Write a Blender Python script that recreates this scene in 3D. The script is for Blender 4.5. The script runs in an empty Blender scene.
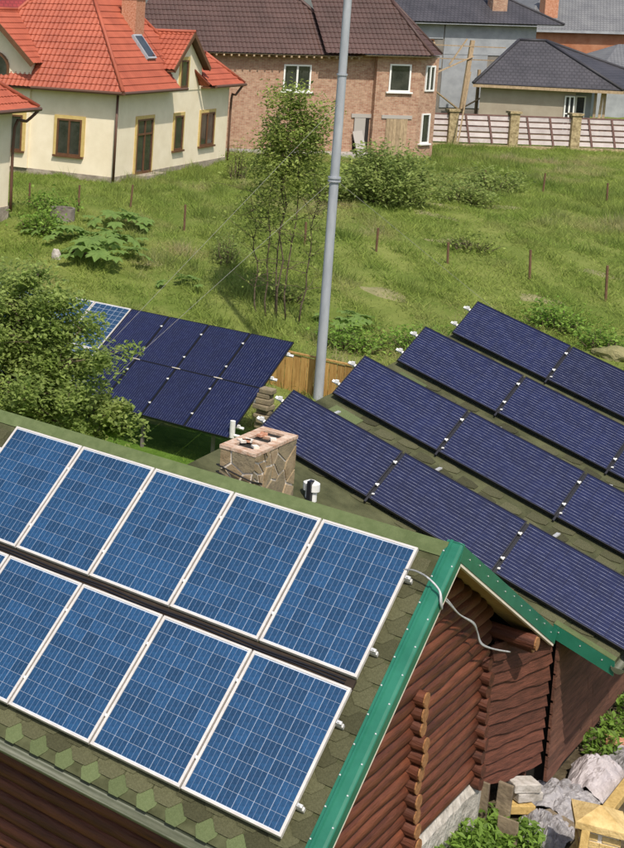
import bpy, bmesh, math, random
import numpy as np
from mathutils import Vector as V, Matrix, noise as MN
SC = bpy.context.scene
COL = SC.collection
rnd = random.Random(11)
nrs = np.random.RandomState(7)

# ------------------------------------------------------------------ camera
YAW, PITCH, ROLL = 0.814972, 0.105728, -0.0282887
CAM = V((4.8648, -14.1839, 5.4257))
FPX, IMH = 1328.68, 848.0
fw = Matrix.Rotation(YAW, 3, 'Z') @ V((0, math.cos(PITCH), -math.sin(PITCH)))
rt = Matrix.Rotation(YAW, 3, 'Z') @ V((1, 0, 0))
dn_ = fw.cross(rt)
r2 = rt * math.cos(ROLL) + dn_ * math.sin(ROLL)
d2 = -rt * math.sin(ROLL) + dn_ * math.cos(ROLL)
cam = bpy.data.objects.new('camera', bpy.data.cameras.new('camera'))
COL.objects.link(cam)
cam.matrix_world = Matrix(((r2.x, -d2.x, -fw.x, CAM.x), (r2.y, -d2.y, -fw.y, CAM.y), (r2.z, -d2.z, -fw.z, CAM.z), (0, 0, 0, 1)))
cd = cam.data
cd.sensor_fit = 'VERTICAL'; cd.sensor_height = 24.0; cd.sensor_width = 36.0
cd.lens = FPX / IMH * 24.0
cd.shift_x = 555.84 / IMH; cd.shift_y = -280.55 / IMH      # the photograph is a crop of a wider drone frame
cd.clip_end = 3000; cd.clip_start = .1
SC.camera = cam

# ------------------------------------------------------------------ world, sun, exposure
SUN = V((.60, -.65, 1.28)).normalized()
W = bpy.data.worlds.new('World'); SC.world = W; W.use_nodes = True
nt = W.node_tree; bg = nt.nodes['Background']
sky = nt.nodes.new('ShaderNodeTexSky'); sky.sky_type = 'NISHITA'; sky.sun_disc = False
sky.sun_elevation = math.asin(SUN.z); sky.sun_rotation = math.atan2(SUN.x, SUN.y)
sky.air_density = 1.0; sky.dust_density = 2.5; sky.ozone_density = 1.0
nt.links.new(sky.outputs[0], bg.inputs[0]); bg.inputs[1].default_value = .14
sl = bpy.data.lights.new('sun', 'SUN'); sl.energy = 3.9; sl.angle = math.radians(.55); sl.color = (1, .94, .84)
so = bpy.data.objects.new('sun', sl); COL.objects.link(so)
so.rotation_euler = SUN.to_track_quat('Z', 'Y').to_euler(); so.location = (20, -20, 40)
SC.view_settings.view_transform = 'Standard'; SC.view_settings.look = 'None'
SC.view_settings.exposure = 0.2; SC.view_settings.gamma = 1; SC.view_settings.use_curve_mapping = False
SC.render.engine = 'CYCLES'
SC.cycles.use_denoising = True
SC.cycles.max_bounces = 6; SC.cycles.transparent_max_bounces = 8

# ------------------------------------------------------------------ far frame (r = right, d = depth from the camera's foot)
CY, SY = math.cos(YAW), math.sin(YAW)
def F(r, d, z=0.0): return V((CAM.x + r * CY - d * SY, CAM.y + r * SY + d * CY, z))
def depth(x, y): return -(x - CAM.x) * SY + (y - CAM.y) * CY
def gz(x, y):
    t = (depth(x, y) - 30) / 25.0; t = np.clip(t, 0, 1)
    b = .07 * np.sin(x * .9 + 1.3 * np.sin(y * .5)) * np.sin(y * .8 + x * .23) + .05 * np.sin(x * 2.1 + y * 1.7)
    k = np.clip((depth(x, y) - 26) / 6, 0, 1)
    return -4.2 + 1.9 * t * t * (3 - 2 * t) + b * k
def G(x, y, dz=0): return V((x, y, float(gz(x, y)) + dz))

# ------------------------------------------------------------------ materials
MATS = {}
def mat(name, c1, c2=None, scale=4., rough=.75, bump=0., bscale=40., metal=0., st=(1, 1, 1), spec=.35, detail=5., lo=.35, hi=.65, coat=0., rnd_obj=0., rnd_isl=0., transl=0.):
    m = bpy.data.materials.new(name); m.use_nodes = True; MATS[name] = m
    n = m.node_tree.nodes; l = m.node_tree.links; b = n['Principled BSDF']
    b.inputs['Roughness'].default_value = rough; b.inputs['Metallic'].default_value = metal
    b.inputs['Specular IOR Level'].default_value = spec; b.inputs['Coat Weight'].default_value = coat
    tc = n.new('ShaderNodeTexCoord'); mp = n.new('ShaderNodeMapping'); mp.inputs['Scale'].default_value = st
    l.new(tc.outputs['Object'], mp.inputs[0])
    src = None
    if c2 is not None:
        t = n.new('ShaderNodeTexNoise'); t.inputs['Scale'].default_value = scale; t.inputs['Detail'].default_value = detail; t.inputs['Roughness'].default_value = .62
        l.new(mp.outputs[0], t.inputs['Vector'])
        r = n.new('ShaderNodeValToRGB'); r.color_ramp.elements[0].position = lo; r.color_ramp.elements[1].position = hi
        r.color_ramp.elements[0].color = (*c1, 1); r.color_ramp.elements[1].color = (*c2, 1)
        l.new(t.outputs['Fac'], r.inputs[0]); src = r.outputs[0]
    else:
        rgb = n.new('ShaderNodeRGB'); rgb.outputs[0].default_value = (*c1, 1); src = rgb.outputs[0]
    if rnd_obj or rnd_isl:
        if rnd_obj: q = n.new('ShaderNodeObjectInfo').outputs['Random']; k = rnd_obj
        else: q = n.new('ShaderNodeNewGeometry').outputs['Random Per Island']; k = rnd_isl
        mr = n.new('ShaderNodeMapRange'); mr.inputs['To Min'].default_value = 1 - k; mr.inputs['To Max'].default_value = 1 + k
        l.new(q, mr.inputs['Value'])
        h = n.new('ShaderNodeHueSaturation'); l.new(mr.outputs[0], h.inputs['Value']); l.new(src, h.inputs['Color']); src = h.outputs[0]
    l.new(src, b.inputs['Base Color'])
    if bump:
        t2 = n.new('ShaderNodeTexNoise'); t2.inputs['Scale'].default_value = bscale; t2.inputs['Detail'].default_value = 4
        l.new(mp.outputs[0], t2.inputs['Vector'])
        bp = n.new('ShaderNodeBump'); bp.inputs['Strength'].default_value = 1; bp.inputs['Distance'].default_value = bump
        l.new(t2.outputs['Fac'], bp.inputs['Height']); l.new(bp.outputs[0], b.inputs['Normal'])
    if transl:
        ts = n.new('ShaderNodeBsdfTranslucent'); l.new(src, ts.inputs['Color'])
        mx = n.new('ShaderNodeMixShader'); mx.inputs[0].default_value = transl
        l.new(b.outputs[0], mx.inputs[1]); l.new(ts.outputs[0], mx.inputs[2]); l.new(mx.outputs[0], n['Material Output'].inputs[0])
    return m
def nodes(m): return m.node_tree.nodes, m.node_tree.links, m.node_tree.nodes['Principled BSDF']
def math_node(n, l, op, a, b=None):
    k = n.new('ShaderNodeMath'); k.operation = op
    for i, q in enumerate((a, b)):
        if q is None: continue
        if isinstance(q, (int, float)): k.inputs[i].default_value = q
        else: l.new(q, k.inputs[i])
    return k.outputs[0]

# solar laminates
def cell_poly(name, c1, c2):
    m = mat(name, c1, c2, scale=24, rough=.35, spec=.5, lo=.3, hi=.7, rnd_obj=.22, detail=3)
    n, l, b = nodes(m)
    tc = n.new('ShaderNodeTexCoord'); sp = n.new('ShaderNodeSeparateXYZ'); l.new(tc.outputs['Object'], sp.inputs[0])
    w = math_node(n, l, 'ABSOLUTE', math_node(n, l, 'SUBTRACT', math_node(n, l, 'FRACT', math_node(n, l, 'MULTIPLY', math_node(n, l, 'ADD', sp.outputs['X'], 1.0 + .0512 / 2), 1 / .0512)), .5))
    fac = math_node(n, l, 'LESS_THAN', w, .030)
    vo = n.new('ShaderNodeTexVoronoi'); vo.inputs['Scale'].default_value = 60; l.new(tc.outputs['Object'], vo.inputs['Vector'])
    old = b.inputs['Base Color'].links[0].from_socket
    h = n.new('ShaderNodeHueSaturation'); l.new(old, h.inputs['Color'])
    l.new(math_node(n, l, 'ADD', math_node(n, l, 'MULTIPLY', vo.outputs['Color'], .35), .82), h.inputs['Value'])
    mx = n.new('ShaderNodeMixRGB'); l.new(fac, mx.inputs[0]); l.new(h.outputs[0], mx.inputs[1]); mx.inputs[2].default_value = (.16, .21, .32, 1)
    l.new(mx.outputs[0], b.inputs['Base Color'])
    return m
def lam_mono(name):
    m = mat(name, (.003, .0055, .030), (.005, .009, .046), scale=3, rough=.35, spec=.3, rnd_obj=.2)
    n, l, b = nodes(m)
    tc = n.new('ShaderNodeTexCoord'); sp = n.new('ShaderNodeSeparateXYZ'); l.new(tc.outputs['Object'], sp.inputs[0])
    def line(sock, pitch, half):
        fr = math_node(n, l, 'FRACT', math_node(n, l, 'MULTIPLY', math_node(n, l, 'ADD', sock, 4.0), 1 / pitch))
        return math_node(n, l, 'LESS_THAN', math_node(n, l, 'ABSOLUTE', math_node(n, l, 'SUBTRACT', fr, .5)), half)
    bus = line(sp.outputs['Y'], .0525, .036)
    # broken, uneven shine of the ribbons
    t = n.new('ShaderNodeTexNoise'); t.inputs['Scale'].default_value = 9; l.new(tc.outputs['Object'], t.inputs['Vector'])
    amp = math_node(n, l, 'MULTIPLY', math_node(n, l, 'POWER', t.outputs['Fac'], 1.6), 1.5)
    mx = n.new('ShaderNodeMixRGB'); l.new(math_node(n, l, 'MULTIPLY', bus, amp), mx.inputs[0])
    l.new(b.inputs['Base Color'].links[0].from_socket, mx.inputs[1]); mx.inputs[2].default_value = (.40, .42, .52, 1)
    gap = line(sp.outputs['X'], .1575, .012)
    m2 = n.new('ShaderNodeMixRGB'); l.new(gap, m2.inputs[0]); l.new(mx.outputs[0], m2.inputs[1]); m2.inputs[2].default_value = (.006, .006, .02, 1)
    l.new(m2.outputs[0], b.inputs['Base Color'])
    return m
def glass_sheet(name):
    m = bpy.data.materials.new(name); m.use_nodes = True; MATS[name] = m
    n = m.node_tree.nodes; l = m.node_tree.links
    tr = n.new('ShaderNodeBsdfTransparent'); gl = n.new('ShaderNodeBsdfGlossy'); gl.inputs['Roughness'].default_value = .06
    fr = n.new('ShaderNodeFresnel'); fr.inputs['IOR'].default_value = 1.2
    mx = n.new('ShaderNodeMixShader'); l.new(fr.outputs[0], mx.inputs[0]); l.new(tr.outputs[0], mx.inputs[1]); l.new(gl.outputs[0], mx.inputs[2])
    l.new(mx.outputs[0], n['Material Output'].inputs[0])
    return m
CELL = cell_poly('poly_cell', (.008, .038, .096), (.015, .063, .142))
MONO = lam_mono('mono_laminate')
GLASS = glass_sheet('panel_glass')
mat('backsheet', (.50, .54, .60), rough=.5)
mat('frame_silver', (.52, .48, .44), (.62, .58, .54), scale=6, rough=.45, metal=.2)
mat('frame_black', (.012, .012, .016), rough=.4)
mat('alu', (.62, .61, .59), (.75, .74, .72), scale=9, rough=.4, metal=.5)
mat('rack_steel', (.16, .14, .12), (.24, .21, .18), scale=8, rough=.6)
mat('white_plastic', (.62, .61, .58), (.74, .73, .70), scale=15, rough=.55)
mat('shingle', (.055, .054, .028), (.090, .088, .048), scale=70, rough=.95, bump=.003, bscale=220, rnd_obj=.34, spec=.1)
mat('shingle_pale', (.085, .105, .045), (.115, .138, .062), scale=60, rough=.95, bump=.003, bscale=220, rnd_obj=.12, spec=.1)  # paler green shingle for the eave course and the roof patches
mat('roof_felt', (.045, .047, .022), (.088, .092, .046), scale=5, rough=.95, bump=.004, bscale=120, spec=.1)
mat('ridge_shingle', (.085, .110, .045), (.115, .142, .062), scale=8, rough=.95, bump=.003, bscale=160, spec=.1, rnd_obj=.1)
mat('green_metal', (.012, .115, .068), (.02, .15, .092), scale=3, rough=.38, spec=.5)
mat('olive_gutter', (.060, .068, .040), (.095, .103, .066), scale=6, rough=.5, st=(1, 5, 5))
mat('cream_board', (.62, .54, .44), (.74, .66, .55), scale=8, rough=.8)
mat('soffit_ply', (.36, .22, .08), (.46, .30, .12), scale=9, rough=.85, st=(1, 1, 1))  # plywood brown, lightened to stand in for bounced light under the eaves
LOGA = mat('log_wood', (.050, .014, .008), (.175, .056, .027), scale=1.4, rough=.48, bump=.012, bscale=7, st=(9, 1.0, 9), rnd_obj=.22, lo=.3, hi=.75)
LOGB = mat('log_wood_cross', (.050, .015, .008), (.135, .043, .022), scale=1.4, rough=.6, bump=.012, bscale=7, st=(1.0, 9, 9), rnd_obj=.22, lo=.3, hi=.75)
mat('cut_wood', (.20, .085, .03), (.34, .17, .07), scale=26, rough=.85, bump=.006, bscale=60)
mat('plank_red', (.060, .020, .011), (.130, .044, .026), scale=2.2, rough=.7, bump=.010, bscale=9, st=(1.5, 1.5, 14), rnd_obj=.25)
mat('siding_red', (.075, .030, .018), (.145, .062, .038), scale=2.0, rough=.8, bump=.008, bscale=9, st=(3, 1.2, 12), rnd_obj=.2)
mat('concrete', (.30, .27, .23), (.52, .48, .42), scale=7, rough=.95, bump=.03, bscale=14)
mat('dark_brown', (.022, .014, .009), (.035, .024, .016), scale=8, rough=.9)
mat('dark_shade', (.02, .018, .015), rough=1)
# ------------------------------------------------------------------ mesh helpers
class MB:
    def __init__(s): s.v = []; s.f = []
    def add(s, vs, fs):
        k = len(s.v); s.v += [tuple(q) for q in vs]; s.f += [tuple(i + k for i in f) for f in fs]; return s
    def hexa(s, a, b):   # a: 4 lower corners ccw, b: 4 upper corners
        return s.add(list(a) + list(b), [(3, 2, 1, 0), (4, 5, 6, 7), (0, 1, 5, 4), (1, 2, 6, 5), (2, 3, 7, 6), (3, 0, 4, 7)])
    def box(s, c, d, M=None):
        x, y, z = [q / 2 for q in d]; c = V(c)
        vs = [V(q) for q in ((-x, -y, -z), (x, -y, -z), (x, y, -z), (-x, y, -z), (-x, -y, z), (x, -y, z), (x, y, z), (-x, y, z))]
        if M is not None: vs = [M @ q for q in vs]
        vs = [q + c for q in vs]
        return s.hexa(vs[:4], vs[4:])
    def bar(s, p, q, w, h, up=(0, 0, 1)):   # beam from p to q
        p, q = V(p), V(q); a = (q - p).normalized(); up = V(up)
        if abs(a.dot(up)) > .98: up = V((0, 1, 0))
        x = a.cross(up).normalized() * (w / 2); y = x.cross(a).normalized() * (h / 2)
        return s.hexa([p - x - y, p + x - y, q + x - y, q - x - y], [p - x + y, p + x + y, q + x + y, q - x + y])
    def tube(s, pts, r, n=8, cap=True):
        pts = [V(p) for p in pts]; rs = r if isinstance(r, (list, tuple)) else [r] * len(pts)
        k = len(s.v); up = None
        for i, p in enumerate(pts):
            a = (pts[min(i + 1, len(pts) - 1)] - pts[max(i - 1, 0)]).normalized()
            if up is None: up = V((0, 0, 1)) if abs(a.z) < .9 else V((1, 0, 0))
            x = a.cross(up).normalized(); y = x.cross(a).normalized(); up = y
            for j in range(n):
                t = 2 * math.pi * j / n; s.v.append(tuple(p + (x * math.cos(t) + y * math.sin(t)) * rs[i]))
        for i in range(len(pts) - 1):
            for j in range(n):
                j2 = (j + 1) % n; s.f.append((k + i * n + j, k + i * n + j2, k + (i + 1) * n + j2, k + (i + 1) * n + j))
        if cap:
            s.f.append(tuple(k + j for j in reversed(range(n)))); e = k + (len(pts) - 1) * n; s.f.append(tuple(e + j for j in range(n)))
        return s
    def prism(s, poly, vec):   # polygon (3d, ccw seen from +vec) extruded by vec
        n = len(poly); vec = V(vec); vs = [V(p) for p in poly]; vs += [p + vec for p in vs]
        return s.add(vs, [tuple(reversed(range(n))), tuple(range(n, 2 * n))] + [(i, (i + 1) % n, n + (i + 1) % n, n + i) for i in range(n)])
    def mesh(s, name, smooth=False):
        me = bpy.data.meshes.new(name); me.from_pydata(s.v, [], s.f); me.update()
        bm = bmesh.new(); bm.from_mesh(me); bmesh.ops.recalc_face_normals(bm, faces=bm.faces); bm.to_mesh(me); bm.free()
        if smooth: me.polygons.foreach_set('use_smooth', [True] * len(me.polygons))
        return me
    def build(s, name, m, parent=None, smooth=False, bevel=0.):
        o = s.offset(parent); me = s.mesh(name, smooth)
        if o.length > 0: me.transform(Matrix.Translation(-o))
        ob = link(name, me, m, parent)
        if bevel:
            b = ob.modifiers.new('bevel', 'BEVEL'); b.width = bevel; b.segments = 2; b.limit_method = 'ANGLE'
        return ob
    @staticmethod
    def offset(parent):
        o = V((0, 0, 0))
        while parent is not None:
            if parent.get('_world'): o += parent.location
            parent = parent.parent
        return o
def link(name, me, m, parent=None, loc=None, rot=None):
    ob = bpy.data.objects.new(name, me); COL.objects.link(ob)
    if m is not None and me is not None and len(me.materials) == 0: me.materials.append(MATS[m] if isinstance(m, str) else m)
    ob.parent = parent
    if loc is not None: ob.location = loc
    if rot is not None: ob.rotation_euler = rot
    return ob
def tag(o, label, cat, group=None):
    o['label'] = label; o['category'] = cat; o['kind'] = 'thing'
    if group: o['group'] = group
    return o
def thing(name, label, cat, loc=(0, 0, 0), rotz=0, group=None, world=True):
    """Empty at the base. world=True: parts are given in world coordinates; False: in the thing's own frame"""
    o = bpy.data.objects.new(name, None); COL.objects.link(o); o.location = loc; o.rotation_euler = (0, 0, rotz)
    o.empty_display_size = .2
    if world: o['_world'] = 1
    return tag(o, label, cat, group)
def struct(o): o['kind'] = 'structure'; return o
def stuff(o): o['kind'] = 'stuff'; return o
def np_mesh(name, v, tri, m, parent=None):
    me = bpy.data.meshes.new(name); v = np.asarray(v, np.float32)
    if parent is not None: v = v - np.array(MB.offset(parent), np.float32)
    tri = np.asarray(tri, np.int32)
    me.vertices.add(len(v)); me.vertices.foreach_set('co', v.ravel())
    k = tri.shape[1]; me.loops.add(tri.size); me.loops.foreach_set('vertex_index', tri.ravel())
    me.polygons.add(len(tri)); me.polygons.foreach_set('loop_start', np.arange(0, tri.size, k, dtype=np.int32)); me.polygons.foreach_set('loop_total', np.full(len(tri), k, np.int32))
    me.update(calc_edges=True)
    return link(name, me, m, parent)
def leaves(name, cen, size, m, parent, up=.35, asp=.55, jit=.3):
    """diamond leaves folded along the midrib: two triangles each"""
    n = len(cen); cen = np.asarray(cen)
    a = nrs.normal(size=(n, 3)); a /= np.linalg.norm(a, axis=1)[:, None]
    nn = nrs.normal(size=(n, 3)); nn[:, 2] = np.abs(nn[:, 2]) + up; 
    a -= nn * (np.sum(a * nn, 1) / np.sum(nn * nn, 1))[:, None]; a /= np.linalg.norm(a, axis=1)[:, None]
    nn /= np.linalg.norm(nn, axis=1)[:, None]; b = np.cross(nn, a)
    s = (size * (1 + jit * nrs.uniform(-1, 1, n)))[:, None]
    p0 = cen - a * s * .5; p2 = cen + a * s * .5 - nn * s * .12
    p1 = cen + b * s * asp * .5 + nn * s * .10; p3 = cen - b * s * asp * .5 + nn * s * .10
    v = np.stack([p0, p1, p2, p3], 1).reshape(-1, 3); k = np.arange(n)[:, None] * 4
    tri = np.concatenate([k + [0, 1, 2], k + [0, 2, 3]], 1).reshape(-1, 3)
    return np_mesh(name, v, tri, m, parent)

# ================================================================== GROUND
mat('meadow_soil', (.10, .135, .028), (.18, .20, .055), scale=.55, rough=1, bump=.02, bscale=6, spec=.05, detail=9, lo=.38, hi=.66)
def make_ground():
    rr = np.unique(np.concatenate([np.linspace(-900, -30, 12), np.arange(-30, 95, 1.0), np.linspace(95, 1000, 12)]))
    dd = np.unique(np.concatenate([np.linspace(-300, -5, 8), np.arange(-5, 120, 1.0), np.linspace(120, 1500, 14)]))
    R_, D_ = np.meshgrid(rr, dd)
    x = CAM.x + R_ * CY - D_ * SY; y = CAM.y + R_ * SY + D_ * CY
    v = np.stack([x, y, gz(x, y)], -1).reshape(-1, 3)
    nr, nd = len(rr), len(dd); i = np.arange((nd - 1) * nr).reshape(nd - 1, nr)[:, :-1].ravel()
    q = np.stack([i, i + 1, i + nr + 1, i + nr], 1)
    o = np_mesh('ground', v, q, 'meadow_soil'); o.data.polygons.foreach_set('use_smooth', [True] * len(q)); struct(o)
make_ground()
mat('lawn_soil', (.06, .12, .015), (.11, .19, .03), scale=2.5, rough=1, bump=.03, bscale=30, spec=.05)
lw = MB(); 
lw.add([(-16, 3, -4.192), (-4.2, 3, -4.192), (-4.2, 15.6, -4.192), (-16, 15.6, -4.192)], [(0, 1, 2, 3)])
struct(lw.build('lawn', 'lawn_soil'))
mat('bare_earth', (.055, .042, .026), (.12, .095, .06), scale=3, rough=1, bump=.05, bscale=12, spec=.05)
ea = MB(); ea.add([(-.2, -1, -4.19), (3, -1, -4.19), (3, 12, -4.19), (-.2, 12, -4.19)], [(0, 1, 2, 3)])
struct(ea.build('yard_path', 'bare_earth'))

# ================================================================== LOG HOUSE
RO = V((0, .25, .05)); RP = math.radians(35.24); DN = V((0, -math.cos(RP), -math.sin(RP))); RN = V((0, -math.sin(RP), math.cos(RP)))
RL = 3.98; FP = math.radians(29.6); DF = V((0, math.cos(FP), -math.sin(FP))); NF = V((0, math.sin(FP), math.cos(FP))); FL = 4.14
XL, XR = -9.5, .24
house = thing('log_house', 'dark red log house with blue panels on its green shingle roof', 'house', (-4, .25, -4.2))
def RF(x, s, h=0): return V((x, 0, 0)) + RO + DN * s + RN * h
def FR(x, s, h=0): return V((x, 0, 0)) + RO + DF * s + NF * h
roof = MB().hexa([RF(XL, RL, -.07), RF(XR, RL, -.07), RF(XR, .0, -.07), RF(XL, .0, -.07)], [RF(XL, RL), RF(XR, RL), RF(XR, 0), RF(XL, 0)]).build('roof', 'roof_felt', house)
MB().hexa([FR(XL, 0, -.07), FR(XR, 0, -.07), FR(XR, FL, -.07), FR(XL, FL, -.07)], [FR(XL, 0, -.002), FR(XR, 0, -.002), FR(XR, FL, -.002), FR(XL, FL, -.002)]).build('rear_roof_slope', 'roof_felt', house)
# hexagonal asphalt shingle tabs where the panels leave the roof bare
def hex_mesh():
    w, e = .152, .15
    out = [(-w * .98, .10, .0), (-w * .98, -.045, .004), (-w * .48, -e, .010), (w * .48, -e, .010), (w * .98, -.045, .004), (w * .98, .10, .0)]
    m = MB(); m.add([(x, y, z) for x, y, z in out] + [(x, y, z - .008) for x, y, z in out], [(0, 1, 2, 3, 4, 5)] + [(i, 6 + i, 6 + (i + 1) % 6, (i + 1) % 6) for i in range(6)])
    return m.mesh('shingle')
hexm = hex_mesh(); hexm.materials.append(MATS['shingle'])
hexl = hexm.copy(); hexl.transform(Matrix.Diagonal((.7, .95, 1, 1))); hexl.materials.clear(); hexl.materials.append(MATS['shingle_pale'])
hm = Matrix((V((1, 0, 0)), -DN, RN)).transposed().to_euler()
k = 0; s = RL - .13
while s > .30:
    xs = []
    off = 0 if k % 2 else .156
    x = .12 - off
    while x > -6.2:
        if s > 3.55 or x > -.30 or (s < 1.9 and x < -5.0): xs.append(x)
        x -= .312
    for x in xs:
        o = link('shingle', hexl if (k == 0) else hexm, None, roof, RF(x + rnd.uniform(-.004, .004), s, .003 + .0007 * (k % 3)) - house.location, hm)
    s -= .145; k += 1
# ridge cap: lapped strips
for i in range(31):
    x0 = XL + i * .3142
    m = MB(); a = .16 if True else 0
    ph = .008
    m.add([RF(x0, .19, .013), RF(x0 + .32, .19, .006 + ph), RF(x0 + .32, 0, .012 + ph), RF(x0, 0, .019), FR(x0 + .32, .19, .006 + ph), FR(x0, .19, .013)], [(0, 1, 2, 3), (3, 2, 4, 5)])
    o = m.build('ridge_shingle', 'ridge_shingle', roof)
    sol = o.modifiers.new('s', 'SOLIDIFY'); sol.thickness = .008; sol.offset = -1
# --- green metal verge trim, near slope: folded profile swept along the rake
def sweep(m, prof, p0, p1, ax, ay):
    p0, p1, ax, ay = V(p0), V(p1), V(ax), V(ay); n = len(prof)
    vs = [p + ax * a + ay * b for p in (p0, p1) for a, b in prof]
    m.add(vs, [(i, i + 1, n + i + 1, n + i) for i in range(n - 1)])
prof = [(.175, .004), (.18, .016), (.205, .018), (.215, .036), (.235, .038), (.245, .020), (.315, .022), (.34, .018), (.347, .008), (.347, -.10), (.335, -.11)]
m = MB(); sweep(m, prof, RO + DN * -.03, RO + DN * (RL + .05), (1, 0, 0), RN)
vt = m.build('verge_trim', 'green_metal', house); q = vt.modifiers.new('s', 'SOLIDIFY'); q.thickness = .004; q.offset = -1
m = MB(); m.hexa([RF(.30, RL + .03, -.15), RF(.338, RL + .03, -.15), RF(.338, 0.0, -.15), RF(.30, 0.0, -.15)], [RF(.30, RL + .03, -.05), RF(.338, RL + .03, -.05), RF(.338, 0, -.05), RF(.30, 0, -.05)])
m.build('barge_board', 'cream_board', house)
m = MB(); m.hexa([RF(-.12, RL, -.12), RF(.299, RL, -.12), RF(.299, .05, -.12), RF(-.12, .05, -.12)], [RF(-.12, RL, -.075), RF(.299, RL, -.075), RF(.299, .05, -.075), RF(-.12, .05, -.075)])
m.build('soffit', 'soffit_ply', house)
scr = MB().tube([(0, 0, 0), (0, 0, .006)], .008, 8).mesh('screw'); scr.materials.append(MATS['alu'])
rq = RN.to_track_quat('Z', 'Y').to_euler()
for i in range(12):
    link('screw', scr, None, vt, RF(.192, .12 + i * .34, .017) - house.location, rq)
    link('screw', scr, None, vt, RF(.325, .28 + i * .34, .020) - house.location, rq)
# --- far rake trim
prof2 = [(.20, .010), (.22, .025), (.33, .022), (.348, .012), (.348, -.15), (.335, -.16)]
m = MB(); sweep(m, prof2, RO + DF * -.02, RO + DF * FL, (1, 0, 0), NF)
vt2 = m.build('rear_verge_trim', 'green_metal', house); q = vt2.modifiers.new('s', 'SOLIDIFY'); q.thickness = .004; q.offset = 1
m = MB(); m.hexa([FR(.30, 0, -.185), FR(.343, 0, -.185), FR(.343, FL, -.185), FR(.30, FL, -.185)], [FR(.30, 0, -.06), FR(.343, 0, -.06), FR(.343, FL, -.06), FR(.30, FL, -.06)]).build('rear_barge_board', 'cream_board', house)
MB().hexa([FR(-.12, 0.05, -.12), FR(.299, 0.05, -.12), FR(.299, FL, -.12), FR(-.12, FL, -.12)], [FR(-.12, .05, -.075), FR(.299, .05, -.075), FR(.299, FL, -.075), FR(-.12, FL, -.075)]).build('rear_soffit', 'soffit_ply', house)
for i in range(11):
    link('screw', scr, None, vt2, FR(.354, .25 + i * .36, -.065 + .03 * (i % 2)) - house.location, (0, math.pi / 2, 0))
# --- logs
LR = .085; LP = .163
def log_geo(p, q, r, name, m, cut=True, seg=7):
    p, q = V(p), V(q); n = max(2, seg); pts = []; rs = []
    for i in range(n + 1):
        t = i / n; w = V((rnd.uniform(-1, 1), rnd.uniform(-1, 1), rnd.uniform(-1, 1))) * .006
        pts.append(p.lerp(q, t) + w); rs.append(r * rnd.uniform(.93, 1.06))
    return MB().tube(pts, rs, 12).build(name, m, house, smooth=False)
zz = -3.50 + LR
GY0, GY1 = -2.30, 2.50
i = 0
while zz < -.15:
    y0 = max(GY0 - .0, .25 - (-.16 - zz) / math.tan(RP)); y1 = min(GY1, .25 + (-.16 - zz) / math.tan(FP))
    if y1 - y0 > .15:
        o = log_geo((-.06, y0, zz), (-.06, y1, zz), LR * 1.05, 'log', LOGA, seg=9)
        o.data.polygons.foreach_set('use_smooth', [True] * len(o.data.polygons))
    zz += LP; i += 1
def cross_stub(y, z0, z1, x0, x1, rag=.03, cut=True):
    z = z0
    while z < z1:
        xe = x1 + rnd.uniform(-rag, rag)
        o = log_geo((x0, y, z), (xe, y, z), LR * .98, 'cross_log_end', LOGB, seg=3)
        if cut:
            c = MB(); c.tube([(xe - .002, y, z), (xe + .012, y, z)], LR * .99, 12); c.build('cut_face', 'cut_wood', o)
        z += LP
cross_stub(.26, -3.50, -1.70, -.2, .12)
cross_stub(2.36, -3.50, -1.95, -.3, .10, .02, cut=False)
# purlin log under the rear eave
o = log_geo((-.3, 2.84, -1.80), (.40, 2.84, -1.80), .085, 'purlin', LOGB, seg=3); MB().tube([(.395, 2.84, -1.80), (.415, 2.84, -1.80)], .082, 14).build('cut_face', 'cut_wood', o)
o = log_geo((-.3, 2.99, -1.93), (.33, 2.99, -1.93), .06, 'purlin', LOGB, seg=3); MB().tube([(.325, 2.99, -1.93), (.34, 2.99, -1.93)], .057, 14).build('cut_face', 'cut_wood', o)
# near wall logs (run along the house)
zz = -4.25
while zz < -2.0:
    o = log_geo((-9.4, -2.25, zz), (.12, -2.25, zz), LR * 1.05, 'log', LOGB, seg=14); o.data.polygons.foreach_set('use_smooth', [True] * len(o.data.polygons))
    zz += LP
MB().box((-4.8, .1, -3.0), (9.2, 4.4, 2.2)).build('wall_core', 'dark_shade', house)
# rough concrete plinth under the gable
m = MB(); ny = 26
top = [(-.12 + .07 + .22 * MN.noise(V((y * 2.3, 0, 1))) * .25, y) for y in np.linspace(-2.35, 2.62, ny)]
vs = []; fs = []
for j, (xo, y) in enumerate(top):
    vs += [(-.2, y, -3.515), (xo + .02, y, -3.52 - abs(.03 * MN.noise(V((y * 5, 3, 0))))), (xo + .08, y, -3.62), (xo + .07, y, -4.3), (-.2, y, -4.3)]
for j in range(ny - 1):
    a = j * 5; b = a + 5
    fs += [(a + i, a + i + 1, b + i + 1, b + i) for i in range(4)]
fs += [(0, 1, 2, 3, 4), tuple(reversed([(ny - 1) * 5 + i for i in range(5)]))]
m.add(vs, fs); m.build('plinth', 'concrete', house)
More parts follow.
